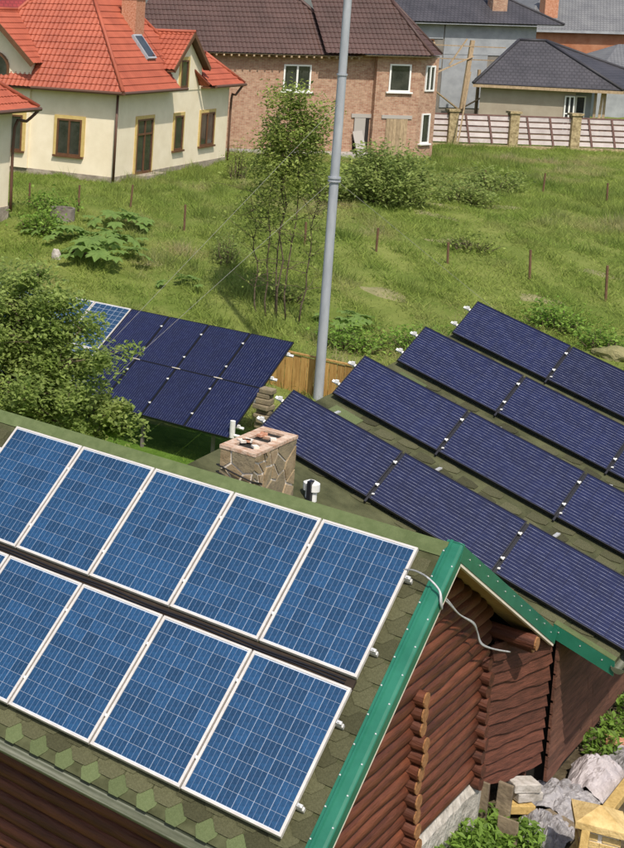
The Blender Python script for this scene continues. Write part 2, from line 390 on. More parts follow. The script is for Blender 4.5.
# gutter on the near eave
def gutter(p, q, r, out, mt, parent, name='gutter'):
    m = MB(); p, q, out = V(p), V(q), V(out); n = 9
    prof = [(math.cos(math.pi + math.pi * i / (n - 1)) * r, math.sin(math.pi + math.pi * i / (n - 1)) * r) for i in range(n)]
    prof = prof + [(prof[-1][0] + .012, .008), (prof[-1][0] + .018, -.006), (prof[-1][0] + .008, -.016)]
    sweep(m, prof, p, q, out, (0, 0, 1))
    o = m.build(name, mt, parent, smooth=True); s_ = o.modifiers.new('s', 'SOLIDIFY'); s_.thickness = .005; s_.offset = 0
    m = MB(); vs = [q + out * (math.cos(math.pi + math.pi * i / 8) * r) + V((0, 0, math.sin(math.pi + math.pi * i / 8) * r)) for i in range(9)]
    m.prism(vs, (q - p).normalized() * .006); m.build('gutter_cap', mt, o)
    return o
ge = RF(0, RL, 0)
gutter((XL, ge.y - .055, ge.z - .045), (.10, ge.y - .055, ge.z - .045), .07, (0, -1, 0), 'olive_gutter', house)
m = MB(); m.bar((XL, ge.y + .03, ge.z - .07), (.1, ge.y + .03, ge.z - .07), .03, .12); m.build('fascia', 'olive_gutter', house)

# ================================================================== ANNEX (low shed roof carrying the dark panels)
def BZ(x, y=3.9): return -1.833 - .338 * x + .036 * (y - 3.9)
annex = thing('annex', 'low red boarded annex with shed roof of dark green shingle', 'annex', (-1, 8, -4.2))
XB0, XB1, YB0, YB1 = -3.75, .95, 3.90, 13.9
def BP(x, y, h=0): return V((x, y, BZ(x, y) + h))
pl = [(XB0, 1.35), (.30, 3.74), (.30, YB0), (XB1, YB0), (XB1, YB1), (XB0, YB1)]
mat('annex_roof', (.040, .043, .021), (.098, .100, .050), scale=2.2, rough=.95, bump=.006, bscale=60, spec=.1, detail=8)
broof = MB().prism([BP(x, y, -.07) for x, y in pl], (0, 0, .07)).build('roof', 'annex_roof', annex)
# shingle tabs on the bare strips of this roof
be = Matrix((V((0, 1, 0)), V((-1, 0, .338)).normalized(), V((.338, 0, 1)).normalized())).transposed().to_euler()
cnt = 0; x = XB1 - .13; k = 0
while x > XB0 + .1:
    y = YB0 + .16 + (.156 if k % 2 else 0)
    while y < 12.9:
        yy = (y - 3.7 - .06 * (x + 3.5)) % 2.531
        if y < 4.35 or yy > 1.8 or yy < .15:
            if cnt < 290: link('shingle', hexm, None, broof, BP(x, y, .004 + .0007 * (k % 3)) - annex.location, be); cnt += 1
        y += .312
    x -= .30; k += 1
# pale green replacement patches
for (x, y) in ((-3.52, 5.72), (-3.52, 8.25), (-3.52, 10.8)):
    MB().hexa([BP(x, y, .002), BP(x + .42, y, .002), BP(x + .42, y + .55, .002), BP(x, y + .55, .002)], [BP(x, y, .022), BP(x + .42, y, .022), BP(x + .42, y + .55, .022), BP(x, y + .55, .022)]).build('patch_shingle', 'shingle_pale', broof)
# verge trim (faces the camera side)
m = MB(); a0, a1 = .30, XB1 + .02
m.hexa([BP(a0, YB0 - .03, -.165), BP(a1, YB0 - .03, -.165), BP(a1, YB0 - .004, -.165), BP(a0, YB0 - .004, -.165)], [BP(a0, YB0 - .03, .02), BP(a1, YB0 - .03, .02), BP(a1, YB0 - .004, .02), BP(a0, YB0 - .004, .02)])
vb = m.build('verge_trim', 'green_metal', annex)
MB().hexa([BP(a0, YB0 - .03, .022), BP(a1, YB0 - .03, .022), BP(a1, YB0 + .09, .022), BP(a0, YB0 + .09, .022)], [BP(a0, YB0 - .03, .027), BP(a1, YB0 - .03, .027), BP(a1, YB0 + .09, .027), BP(a0, YB0 + .09, .027)]).build('verge_flange', 'ridge_shingle', annex)
for x in (.36, .60, .84): link('screw', scr, None, vb, BP(x, YB0 - .031, -.05) - annex.location, (math.pi / 2, 0, 0))
gutter((XB1 + .06, YB1, BZ(XB1, YB1) - .05), (XB1 + .06, YB0 - .05, BZ(XB1) - .05), .07, (1, 0, 0), 'olive_gutter', annex)
MB().bar((XB1 + .13, YB0 - .02, BZ(XB1) - .03), (XB1 + .13, YB1, BZ(XB1, YB1) - .03), .018, .03).build('gutter_lip', 'cream_board', annex)
MB().bar((XB1 - .03, YB0 + .02, BZ(XB1) - .13), (XB1 - .03, YB1, BZ(XB1, YB1) - .13), .03, .10).build('fascia', 'dark_shade', annex)
# boarded right wall
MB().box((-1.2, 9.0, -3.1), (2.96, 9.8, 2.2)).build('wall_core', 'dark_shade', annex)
zb = -3.98; r_ = 0
while zb < -2.1:
    y = 3.93 - (r_ % 2) * .0; h = .175
    while y < 13.7:
        L = rnd.uniform(1.5, 2.7); y2 = min(y + L, 13.75)
        n = 6; m = MB(); ys = np.linspace(y + .006, y2 - .006, n + 1); lo = [zb + rnd.uniform(-.012, .012) + (.035 * MN.noise(V((q * 2, zb * 9, 0)))) for q in ys]
        for i in range(n):
            m.hexa([(.33, ys[i], lo[i]), (.372, ys[i], lo[i]), (.372, ys[i + 1], lo[i + 1]), (.33, ys[i + 1], lo[i + 1])],
                   [(.33, ys[i], zb + h + .01), (.352, ys[i], zb + h + .01), (.352, ys[i + 1], zb + h + .01), (.33, ys[i + 1], zb + h + .01)])
        m.build('board', 'siding_red', annex)
        y = y2
    zb += h; r_ += 1
# slanted plank screen closing the corner between house and annex
screen = thing('plank_screen', 'dark red wavy edged plank screen in the corner between log wall and annex', 'plank wall', (.2, 3.2, -4.2))
w0, w1 = V((-.03, 2.62, 0)), V((.27, 3.86, 0)); wd = (w1 - w0).normalized(); wn = V((wd.y, -wd.x, 0))
zs = -3.72; i = 0
while zs < -1.95:
    h = rnd.uniform(.145, .185); n = 12; m = MB(); L = (w1 - w0).length
    e0 = rnd.uniform(-.03, .05); e1 = rnd.uniform(-.02, .02)
    ss = np.linspace(e0 - .04 * (i % 3 == 0), L + e1, n + 1); lo = [zs + .055 * MN.noise(V((q * 2.6, i * 3.1, 0))) + rnd.uniform(-.006, .006) for q in ss]
    for j in range(n):
        A = [w0 + wd * ss[j + t] for t in (0, 1)]
        m.hexa([A[0] + wn * .0 + V((0, 0, lo[j])), A[0] + wn * .06 + V((0, 0, lo[j])), A[1] + wn * .06 + V((0, 0, lo[j + 1])), A[1] + V((0, 0, lo[j + 1]))],
               [A[0] + V((0, 0, zs + h + .02)), A[0] + wn * .016 + V((0, 0, zs + h + .02)), A[1] + wn * .016 + V((0, 0, zs + h + .02)), A[1] + V((0, 0, zs + h + .02))])
    m.build('plank', 'plank_red', screen); zs += h; i += 1
for t in (.25, 1.0): MB().box(w0 + wd * t - wn * .03 + V((0, 0, -3.1)), (.08, .06, 2.3)).build('post', 'siding_red', screen)

# ================================================================== SOLAR PANELS
def frame_mesh(w, h, bw, t, name):
    m = MB()
    m.box((0, h / 2 - bw / 2, -t / 2), (w, bw, t)).box((0, -h / 2 + bw / 2, -t / 2), (w, bw, t))
    m.box((-w / 2 + bw / 2, 0, -t / 2), (bw, h - 2 * bw, t)).box((w / 2 - bw / 2, 0, -t / 2), (bw, h - 2 * bw, t))
    return m.mesh(name)
PF = frame_mesh(.992, 1.65, .026, .04, 'poly_frame'); PF.materials.append(MATS['frame_silver'])
MF = frame_mesh(1.65, .992, .014, .038, 'mono_frame'); MF.materials.append(MATS['frame_black'])
BS = MB().box((0, 0, -.012), (.939, 1.597, .006)).mesh('backsheet'); BS.materials.append(MATS['backsheet'])
CE = MB().box((0, 0, 0), (.1540, .1545, .002)).mesh('cell'); CE.materials.append(CELL)
GL = MB().add([(-.4695, -.7985, -.004), (.4695, -.7985, -.004), (.4695, .7985, -.004), (-.4695, .7985, -.004)], [(0, 1, 2, 3)]).mesh('glass'); GL.materials.append(GLASS)
ML = MB().box((0, 0, -.010), (1.621, .963, .006)).mesh('laminate'); ML.materials.append(MONO)
GM = MB().add([(-.8105, -.4815, -.003), (.8105, -.4815, -.003), (.8105, .4815, -.003), (-.8105, .4815, -.003)], [(0, 1, 2, 3)]).mesh('glass'); GM.materials.append(GLASS)
cells_joined = MB()
for i in range(6):
    for j in range(10): cells_joined.box(((i - 2.5) * .1565, (j - 4.5) * .1575, -.008), (.150, .150, .002))
CJ = cells_joined.mesh('cells'); CJ.materials.append(CELL)
def axes(ax, up): 
    ax = V(ax).normalized(); up = V(up); up = (up - ax * up.dot(ax)).normalized(); return Matrix((ax, up, ax.cross(up))).transposed()
def panel(kind, c, M3, label, group, cells=True):
    o = thing('solar_panel', label, 'solar panel', c, 0, group, world=False); o.rotation_euler = M3.to_euler()
    if kind == 'poly':
        link('frame', PF, None, o); b = link('backsheet', BS, None, o); link('glass', GL, None, o)
        if cells:
            for i in range(6):
                for j in range(10): link('cell', CE, None, b, ((i - 2.5) * .1565, (j - 4.5) * .1575, -.008))
        else: link('cells', CJ, None, b)
    else:
        link('frame', MF, None, o); link('laminate', ML, None, o); link('glass', GM, None, o)
    return o
ORD = ['first', 'second', 'third', 'fourth', 'fifth']
PM = axes((1, 0, 0), -DN)
for row, nm in ((0, 'upper'), (1, 'lower')):
    for i in range(5):
        c = V((-(i + .5) * 1.012, 0, 0)) + DN * (.825 + row * 1.778)
        panel('poly', c, PM, f'blue roof panel, {ORD[i]} from the green verge trim, {nm} row on the log house', 'blue panels on the log house roof')
clamp = MB().box((0, 0, 0), (.05, .035, .03)).box((0, 0, .02), (.022, .022, .018)).mesh('clamp'); clamp.materials.append(MATS['alu'])
cw = MB().box((0, 0, 0), (.034, .034, .016)).tube([(-.009, -.009, .008), (-.009, -.009, .022)], .015, 8).tube([(.011, .011, .008), (.011, .011, .018)], .012, 8).mesh('clamp'); cw.materials.append(MATS['white_plastic'])
for row, nm in ((0, 'upper'), (1, 'lower')):
    rk = thing('mounting_rails', f'pair of aluminium rails under the {nm} row of blue panels', 'rails', V((0, 0, 0)) + DN * (.8 + row * 1.778) - RN * .1, 0, 'panel rails on the log house roof')
    for s in (.38, 1.30):
        c = DN * (s + row * 1.778) - RN * .062
        MB().bar(c + V((-5.15, 0, 0)), c + V((.055, 0, 0)), .04, .04, RN).build('rail', 'alu', rk)
        link('clamp', clamp, None, rk, c + V((.022, 0, 0)) + RN * .045 - rk.location, PM.to_euler())
        for i in range(1, 5): link('clamp', clamp, None, rk, c + V((-i * 1.012, 0, 0)) + RN * .058 - rk.location, (PM @ Matrix.Rotation(0, 3, 'Z')).to_euler()).scale = (.42, 1.0, .5)
    for i in range(6):
        c = DN * (.84 + row * 1.778) + V((-i * .95 - .25, 0, 0)) - RN * .09
        MB().bar(c + DN * .6, c - DN * .6, .03, .02, RN).build('foot', 'alu', rk)

tr_ = thing('gap_strip', 'dark strip added to darken the gap between the two rows of blue panels', 'dark strip', DN * 1.71 - RN * .09)  # added dark strip standing in for shade in the row gap
MB().hexa([V((x, 0, 0)) + DN * s_ - RN * .085 for x, s_ in ((-5.2, 1.775), (-.02, 1.775), (-.02, 1.652), (-5.2, 1.652))], [V((x, 0, 0)) + DN * s_ - RN * .05 for x, s_ in ((-5.2, 1.775), (-.02, 1.775), (-.02, 1.652), (-5.2, 1.652))]).build('dark_strip', 'dark_brown', tr_)
for k_ in range(2): MB().tube([V((x, 0, 0)) + DN * (1.70 + .03 * k_ + .008 * math.sin(x * 5 + k_)) - RN * .04 for x in np.linspace(-5.1, -.1, 40)], .009, 6).build('cable', 'frame_black', tr_)  # black runs laid along the added strip

# --- dark panels on the annex: four tilted rows
MO = V((-3.527, 4.721, -.010)); MA = V((.9449, .0569, -.3224)); MBv = V((-.1126, -.8682, -.4833)); MS = V((-.0118, 2.5312, .0972))
MBv = (MBv - MA * MBv.dot(MA)).normalized()
MM = axes(MA, -MBv); MNn = MM @ V((0, 0, 1))
rowname = ['the row nearest the chimney', 'the second row from the chimney', 'the third row from the chimney', 'the row farthest from the chimney']
for r in range(4):
    o = MO + MS * r
    for j in range(3):
        panel('mono', o + MA * (1.68 * j + .825) + MBv * .496, MM, f'dark annex panel, {ORD[j]} from the left end of {rowname[r]}', 'dark panels on the annex roof')
    rk = thing('tilt_rack', f'aluminium tilt rack carrying the dark panels of {rowname[r]}', 'rack', o + MA * 2.5 + MBv * .9 - V((0, 0, .2)), 0, 'tilt racks on the annex roof')
    for s in (.25, .74):
        c = o + MBv * s - MNn * .06
        MB().bar(c - MA * .05, c + MA * 5.1, .04, .04, MNn).build('rail', 'alu', rk)
        e = MB(); e.bar(c - MA * .13 + MNn * .012, c - MA * .01 + MNn * .012, .05, .022, MNn).box(c - MA * .06 + MNn * .045, (.05, .04, .05)); e.build('end_bracket', 'white_plastic', rk)
        for j in (1, 2): link('clamp', cw, None, rk, c + MA * (1.68 * j - .015) + MNn * .072 - rk.location, MM.to_euler())
    for j in (1, 2):
        c = o + MA * (1.68 * j - .015) 
        MB().bar(c + MBv * .02 - MNn * .035, c + MBv * 1.06 - MNn * .035, .026, .03, MNn).build('strut', 'frame_black', rk)
        b_ = MB().box(c + MBv * .90 + MA * .03 + MNn * .006, (.03, .04, .012)); b_.build('clip', 'white_plastic', rk)
    for x in (.18, 1.75, 3.4, 4.8):
        c = o + MA * x; t = c + MBv * .12 - MNn * .08; base = BP(t.x, t.y, .02); f_ = c + MBv * .95 - MNn * .05
        MB().bar(BP(f_.x, f_.y + .25, .03), BP(t.x, t.y + 1.42, .03), .045, .022).build('base_strip', 'alu', rk)
        MB().bar(base, t, .035, .035).build('leg', 'alu', rk)
        MB().bar(BP(f_.x, f_.y, .03), f_, .035, .035).build('leg', 'frame_black', rk)

# --- ground mounted array behind the house
GO = V((-7.95, 14.55, -1.769)); gyaw, gt_ = .01695, .4964
GX = V((math.cos(gyaw), math.sin(gyaw), 0)); GS = V((math.sin(gyaw) * math.cos(gt_), -math.cos(gyaw) * math.cos(gt_), -math.sin(gt_)))
GM3 = axes(GX, -GS); GM9 = axes(GS, GX); GN = GM3 @ V((0, 0, 1))
for row, nm in ((0, 'upper'), (1, 'lower')):
    for i in range(9):
        c = GO - GX * (1.012 * (i + .5)) + GS * (1.66 * row + .825)
        if i < 4: panel('mono', c, GM9, f'dark panel of the ground array, {ORD[i]} from its right end in the {nm} row', 'dark panels of the ground array')
        elif row == 0 or i < 9:
            w = ['next to', 'second beyond', 'third beyond', 'fourth beyond', 'fifth beyond'][i - 4]
            panel('poly', c, GM3, f'blue ground array panel, {w} the dark panels, {nm} row', 'blue panels of the ground array', cells=False)
rk = thing('ground_rack', 'metal ground rack holding the two-row array behind the log house', 'rack', (-12.4, 13, -4.2))
for s in (.4, 1.25, 2.05, 2.9):
    c = GO + GS * s - GN * .065
    MB().bar(c + GX * .04, c - GX * 9.2, .045, .045, GN).build('rail', 'alu', rk)
    e = MB(); e.bar(c + GX * .0 + GN * .01, c + GX * .14 + GN * .01, .06, .03, GN).box(c + GX * .04 + GN * .045, (.05, .05, .06)); e.build('end_bracket', 'white_plastic', rk)
    for i in (1, 2, 3): link('clamp', cw, None, rk, c - GX * 1.012 * i + GN * .07 - rk.location, GM3.to_euler())
for i in range(6):
    c = GO - GX * (.5 + i * 1.65)
    for s in (.35, 2.95):
        p = c + GS * s - GN * .1; MB().box((p.x, p.y, (p.z - 4.25) / 2), (.06, .06, p.z + 4.25)).build('post', 'rack_steel', rk)
    MB().bar(c + GS * .2 - GN * .12, c + GS * 3.1 - GN * .12, .06, .06, GN).build('beam', 'alu', rk)
for (ds, k) in ((1.615, 4),):
    for i in range(1, 4):
        c = GO - GX * (1.012 * i) + GS * 1.655; MB().bar(c - GX * .10 + GN * .006, c + GX * .10 + GN * .006, .016, .008, GN).build('joint_clip', 'cream_board', rk)

# ================================================================== CHIMNEY, VENT, CABLE
mat('stone_clad', (.20, .14, .08), (.40, .30, .19), scale=3.2, rough=.9, bump=.01, bscale=40, rnd_isl=.3)
mat('mortar', (.58, .51, .43), (.72, .65, .56), scale=12, rough=.95, bump=.01, bscale=40)
mat('brick_red', (.36, .13, .06), (.55, .30, .20), scale=14, rough=.95, bump=.01, bscale=50)
ch = thing('chimney', 'stone clad chimney with open flues behind the roof ridge', 'chimney', (-2.66, 1.88, -1.3))
cx0, cx1, cy0, cy1, cz0, cz1 = -2.885, -2.435, 1.32, 2.46, -1.9, .04
MB().box(((cx0 + cx1) / 2, (cy0 + cy1) / 2, (cz0 + cz1 - .03) / 2), (cx1 - cx0 - .02, cy1 - cy0 - .02, cz1 - cz0 - .03)).build('core', 'mortar', ch)
def crazy(parent, org, ux, uy, w, h, seed, n):
    """irregular flat stones: shrunken Voronoi cells (half-plane clipping)"""
    R = random.Random(seed); pts = [(R.uniform(0, w), R.uniform(0, h)) for _ in range(n)]
    nrm = V(ux).cross(V(uy)).normalized()
    for i, (px, py) in enumerate(pts):
        poly = [(0, 0), (w, 0), (w, h), (0, h)]
        for j, (qx, qy) in enumerate(pts):
            if i == j: continue
            mx, my = (px + qx) / 2, (py + qy) / 2; dx, dy = qx - px, qy - py; L = math.hypot(dx, dy); off = -.015
            new = []
            for a in range(len(poly)):
                A, B = poly[a], poly[(a + 1) % len(poly)]
                da = ((A[0] - mx) * dx + (A[1] - my) * dy) / L - off; db = ((B[0] - mx) * dx + (B[1] - my) * dy) / L - off
                if da <= 0: new.append(A)
                if da * db < 0: t = da / (da - db); new.append((A[0] + (B[0] - A[0]) * t, A[1] + (B[1] - A[1]) * t))
            poly = new
            if len(poly) < 3: break
        if len(poly) < 3: continue
        m = MB(); th = R.uniform(.012, .024)
        m.prism([V(org) + V(ux) * a + V(uy) * b for a, b in poly], nrm * th)
        o = m.build('stone', MATS['stone_%d' % R.randrange(3)], parent)
for i, (a, b) in enumerate((((.21, .15, .08), (.33, .25, .15)), ((.28, .20, .12), (.42, .32, .20)), ((.16, .13, .085), (.27, .215, .13)))):
    mat('stone_%d' % i, a, b, scale=6, rough=.85, bump=.01, bscale=40)
crazy(ch, (cx0, cy0 + .01, -.75), (1, 0, 0), (0, 0, 1), cx1 - cx0, .76, 3, 9)
crazy(ch, (cx1 - .01, cy0, -.95), (0, 1, 0), (0, 0, 1), cy1 - cy0, .96, 8, 26)
# crown slab with flues
def flue_slab():
    m = MB(); x0, x1, y0, y1 = cx0 - .015, cx1 + .012, cy0 - .012, cy1 + .012; z0, z1 = cz1 - .03, cz1 + .012
    fx0, fx1 = cx0 + .10, cx1 - .10; ys = [y0, cy0 + .14, cy0 + .42, cy0 + .53, cy0 + .74, cy0 + .82, cy0 + 1.02, y1]
    m.box(((x0 + fx0) / 2, (y0 + y1) / 2, (z0 + z1) / 2), (fx0 - x0, y1 - y0, z1 - z0)); m.box(((x1 + fx1) / 2, (y0 + y1) / 2, (z0 + z1) / 2), (x1 - fx1, y1 - y0, z1 - z0))
    for a in (0, 2, 4, 6): m.box(((fx0 + fx1) / 2, (ys[a] + ys[a + 1]) / 2, (z0 + z1) / 2), (fx1 - fx0, ys[a + 1] - ys[a], z1 - z0))
    return m, ys, fx0, fx1
fm, ys, fx0, fx1 = flue_slab(); cr = fm.build('crown', 'brick_crown' if 'brick_crown' in MATS else mat('brick_crown', (.36, .20, .12), (.58, .46, .36), scale=9, rough=.95, bump=.012, bscale=40), ch)
for a in (1, 3, 5): MB().box(((fx0 + fx1) / 2, (ys[a] + ys[a + 1]) / 2, cz1 - .022), (fx1 - fx0, ys[a + 1] - ys[a], .006)).build('flue', 'dark_shade', cr)
for i in range(7):
    MB().box((rnd.uniform(fx0, fx1), rnd.uniform(cy0 + .2, cy1 - .2), cz1 + .022), (rnd.uniform(.05, .1), rnd.uniform(.05, .11), .03), Matrix.Rotation(rnd.uniform(0, 3), 3, 'Z')).build('brick_chip', 'brick_red' if i % 2 else 'mortar', cr)
cab = thing('chimney_cable', 'black cable wound round the foot of the chimney', 'cable', (-2.9, 1.25, -.5))
for dz in (-.24, -.33):
    pts = [V((cx0 - .02, cy0 + .3, dz - .05)), V((cx0 - .03, cy0 - .02, dz + .03)), V(((cx0 + cx1) / 2, cy0 - .035, dz - .02 + rnd.uniform(-.02, .02))), V((cx1, cy0 - .04, dz - .06)), V((cx1 + .035, cy0 + .16, dz - .12))]
    MB().tube(pts, .011, 6).build('strand', 'black_cable' if 'black_cable' in MATS else mat('black_cable', (.012, .012, .012), rough=.6), cab)
vp = BP(-2.52, 3.22)
ve = thing('roof_vent', 'small white capped vent pipe on the dark annex roof', 'vent', vp)
MB().tube([vp + V((0, 0, -.05)), vp + V((0, 0, .17))], .075, 14).build('pipe', 'white_plastic', ve, smooth=False)
m = MB(); m.tube([vp + V((0, 0, .10)), vp + V((0, 0, .12)), vp + V((0, 0, .22)), vp + V((0, 0, .25))], [.075, .105, .105, .05], 16); m.build('cap', 'white_plastic', ve)
MB().box(vp + V((.02, -.08, .12)), (.05, .11, .30)).build('strap', 'frame_black', ve)
def smooth_pts(P_, n=6):
    P_ = [V(p) for p in P_]; out = []
    for i in range(len(P_) - 1):
        p0, p1, p2, p3 = P_[max(i - 1, 0)], P_[i], P_[i + 1], P_[min(i + 2, len(P_) - 1)]
        for k_ in range(n):
            t = k_ / n; out.append(.5 * ((2 * p1) + (p2 - p0) * t + (2 * p0 - 5 * p1 + 4 * p2 - p3) * t * t + (3 * p1 - p0 - 3 * p2 + p3) * t ** 3))
    return out + [P_[-1]]
mat('grey_conduit', (.36, .36, .37), (.48, .48, .48), scale=20, rough=.5)
cb = thing('conduit', 'grey corrugated conduit looping from the panel over the green verge down the log wall', 'conduit', (.2, .5, -.6))
for k_, dx in enumerate((0, .025)):
    MB().tube(smooth_pts([V((-.06, 0, .0)) + DN * .30 - RN * .02, V((.06, 0, 0)) + DN * .30 + RN * .03, V((.20, 0, 0)) + DN * .33 + RN * .03, V((.33, 0, 0)) + DN * .40 - RN * .02, V((.365, 0, 0)) + DN * (.47 + dx) - RN * .09, V((.34, 0, 0)) + DN * .46 - RN * .24, V((.20, 0.0 + dx, -.44)), V((.10, .25 + dx, -.52)),
        V((.13, .55, -.70 + dx)), V((.12, 1.0, -.98)), V((.14, 1.40 + dx, -1.2)), V((.13, 1.62, -1.38)), V((.14, 1.74 + dx, -1.55)), V((.15, 2.15, -1.74)), V((.16, 2.75, -1.97))]), .010, 7).build('conduit_run', 'grey_conduit', cb, smooth=True)

# ================================================================== POLE, GUY WIRES, PLANK FENCE
mat('galv', (.27, .285, .31), (.36, .375, .40), scale=5, rough=.6, metal=.0, st=(1, 1, .25))
pb = V((-9.05, 18.6, -4.2))
pole = thing('steel_pole', 'tall grey galvanised steel pole rising behind the dark panels', 'pole', pb)
MB().tube([pb + V((0, 0, z)) for z in (-.2, 4, 8.3)], [.118, .110, .102], 20, False).build('lower_tube', 'galv', pole, smooth=True)
MB().tube([pb + V((0, 0, 8.3)), pb + V((0, 0, 16))], [.096, .085], 20, False).build('upper_tube', 'galv', pole, smooth=True)
for z in (5.62, 5.70, 8.25): MB().tube([pb + V((0, 0, z)), pb + V((0, 0, z + .045))], .15 if z < 8 else .125, 20).build('flange', 'galv', pole)
mat('wire', (.26, .25, .22), rough=.6)
for a, z, q, lab in ((0, 5.7, V((-10.6, 7.6, -4.0)), 'thin guy wire from the pole collar across the ground array, lower of two'), (0, 7.6, V((-10.9, 7.3, -4.0)), 'thin guy wire from high on the pole across the ground array, upper of two'), (1, 5.7, V((-3.0, 22.5, -4.1)), 'thin guy wire from the pole collar down to the right over the meadow')):
    g = thing('guy_wire', lab, 'wire', q, 0, 'guy wires of the steel pole'); MB().tube([pb + V((0, 0, z)), q], .0035, 5).build('strand', 'wire', g)
    MB().tube([q + V((0, 0, -.3)), q + V((0, 0, .05))], .02, 6).build('anchor', 'rack_steel', g)
mat('fence_wood', (.30, .165, .045), (.46, .28, .09), scale=2, rough=.8, bump=.006, bscale=14, st=(8, 8, 1), rnd_obj=.22)
pf = thing('plank_fence', 'low yellow wooden plank fence behind the ground array', 'fence', (-8, 18.9, -4.2))
x = -11.2
while x < -4.0:
    w = rnd.uniform(.17, .21); z1 = -3.17 + rnd.uniform(-.02, .02)
    MB().box((x + w / 2, 18.9 + rnd.uniform(-.008, .008), (z1 - 4.25) / 2), (w - .012, .03, z1 + 4.25), Matrix.Rotation(rnd.uniform(-.01, .01), 3, 'Y')).build('plank', 'fence_wood', pf, bevel=.01); x += w
for z in (-3.40, -3.95): MB().bar((-11.2, 18.95, z), (-4, 18.95, z), .05, .08).build('rail', 'fence_wood', pf)
MB().bar((-11.2, 18.9, -3.13), (-4, 18.9, -3.13), .10, .035).build('cap_rail', 'fence_wood', pf)
# stone pillar and pipes at the end of the ground array
sp = thing('stone_pillar', 'rough stacked stone pillar beside the right end of the ground array', 'pillar', (-7.65, 12.7, -4.2))
z = -4.25; i = 0
while z < -2.42:
    h = rnd.uniform(.08, .15); MB().box((-7.65 + rnd.uniform(-.03, .03), 12.7 + rnd.uniform(-.03, .03), z + h / 2), (rnd.uniform(.26, .36), rnd.uniform(.26, .34), h - .006), Matrix.Rotation(rnd.uniform(-.15, .15), 3, 'Z')).build('stone', 'stone_2', sp, bevel=.02); z += h; i += 1
pc = GO + GS * 3.05 + GX * .12
wb = thing('white_pipe', 'white plastic pipe elbow at the lower right corner of the ground array', 'pipe', pc + V((0, 0, -.4)))
MB().tube(smooth_pts([pc + V((-.10, -.1, .22)), pc + V((-.10, -.1, -.14))]), .055, 10).build('upright', 'white_plastic', wb)
MB().tube(smooth_pts([pc + V((-.10, -.1, -.08)), pc + V((.25, -.06, -.10)), pc + V((.6, -.02, -.14))]), .032, 9).build('run', 'white_plastic', wb)

# ================================================================== YARD CLUTTER (bottom right)
mat('yellow_stone', (.40, .27, .10), (.60, .44, .20), scale=8, rough=.9, bump=.01, bscale=40, rnd_obj=.12)
gp = V((1.28, 2.46, -4.2))
gate = thing('gate_pillar', 'pale yellow brick pillar with pyramid cap standing in the yard', 'pillar', gp)
RZ = Matrix.Rotation(.35, 3, 'Z')
zc = -3.38
z = -4.3; i = 0
while z < zc - .09:
    for sx in (-1, 1):
        for sy in (-1, 1):
            o = .03 if (i + (sx > 0)) % 2 else -.03
            MB().box(gp + RZ @ V((sx * .093 + o * .5, sy * .093, 0)) + V((0, 0, z + 4.2 + .045)), (.178, .178, .082), RZ).build('brick', 'yellow_stone', gate, bevel=.008)
    z += .09; i += 1
MB().box(gp + V((0, 0, (z + 4.2 - .1) / 2)), (.35, .35, z + 4.2 + .08), RZ).build('mortar_core', 'mortar', gate)
m = MB(); q = .25
b0 = [gp + RZ @ V((a * q, b * q, 0)) + V((0, 0, .76)) for a, b in ((-1, -1), (1, -1), (1, 1), (-1, 1))]; b1 = [p + V((0, 0, .07)) for p in b0]
m.hexa(b0, b1); b2 = [gp + RZ @ V((a * q * .97, b * q * .97, 0)) + V((0, 0, .832)) for a, b in ((-1, -1), (1, -1), (1, 1), (-1, 1))]
m.add(b2 + [gp + V((0, 0, .97))], [(0, 1, 4), (1, 2, 4), (2, 3, 4), (3, 0, 4)]); m.build('cap', 'yellow_stone', gate)
mat('raw_timber', (.38, .25, .08), (.55, .38, .14), scale=3, rough=.8, bump=.006, bscale=20, st=(6, 6, 6), rnd_obj=.2)
mat('old_timber', (.10, .075, .05), (.22, .17, .11), scale=4, rough=.9, bump=.012, bscale=20, rnd_obj=.3)
def beam(p, q_, w, h, lab, mt='raw_timber', cat='timber', grp='loose timber in the yard', name='timber_beam'):
    b = MB().bar(p, q_, w, h); c = V(p); o = b.build(name, mt, None, bevel=.008); tag(o, lab, cat, grp); return o
beam((1.05, 2.25, -3.98), (1.1, 7.2, -3.95), .12, .10, 'long yellow timber beam lying beside the brick pillar')
beam((1.25, 2.0, -3.75), (1.22, 2.22, -3.42), .08, .06, 'short yellow timber leaning on the near face of the brick pillar')
beam((.06, 2.60, -4.2), (.05, 2.66, -3.62), .10, .05, 'grey upright board beside the plinth below the plank screen', 'old_timber', 'board')
beam((.20, 2.86, -4.2), (.21, 2.9, -3.66), .16, .06, 'dark weathered post holding up the plank screen', 'old_timber', 'post')
beam((.42, 2.35, -4.2), (.40, 2.40, -3.80), .22, .03, 'dark short board stuck upright among the weeds', 'old_timber', 'board')
beam((.50, 3.55, -4.14), (1.0, 3.3, -4.12), .14, .06, 'brown plank lying under the grey plastic sheet', 'old_timber', 'board')
mat('white_block', (.30, .27, .23), (.50, .46, .42), scale=8, rough=.95, bump=.01, bscale=30)
for i, (x, y, z, a) in enumerate(((.28, 3.30, -3.80, .9), (.30, 3.34, -3.92, 1.0), (.26, 3.22, -4.05, .85))):
    o = MB().box((x, y, z), (.34, .2, .115), Matrix.Rotation(a, 3, 'Z')).build('concrete_block', 'white_block' if i < 2 else 'raw_timber', None, bevel=.012)
    tag(o, ['whitish block on top of the pile under the plank screen', 'whitish block in the middle of the pile under the plank screen', 'yellowish block at the bottom of the pile under the plank screen'][i], 'block', 'blocks under the plank screen')
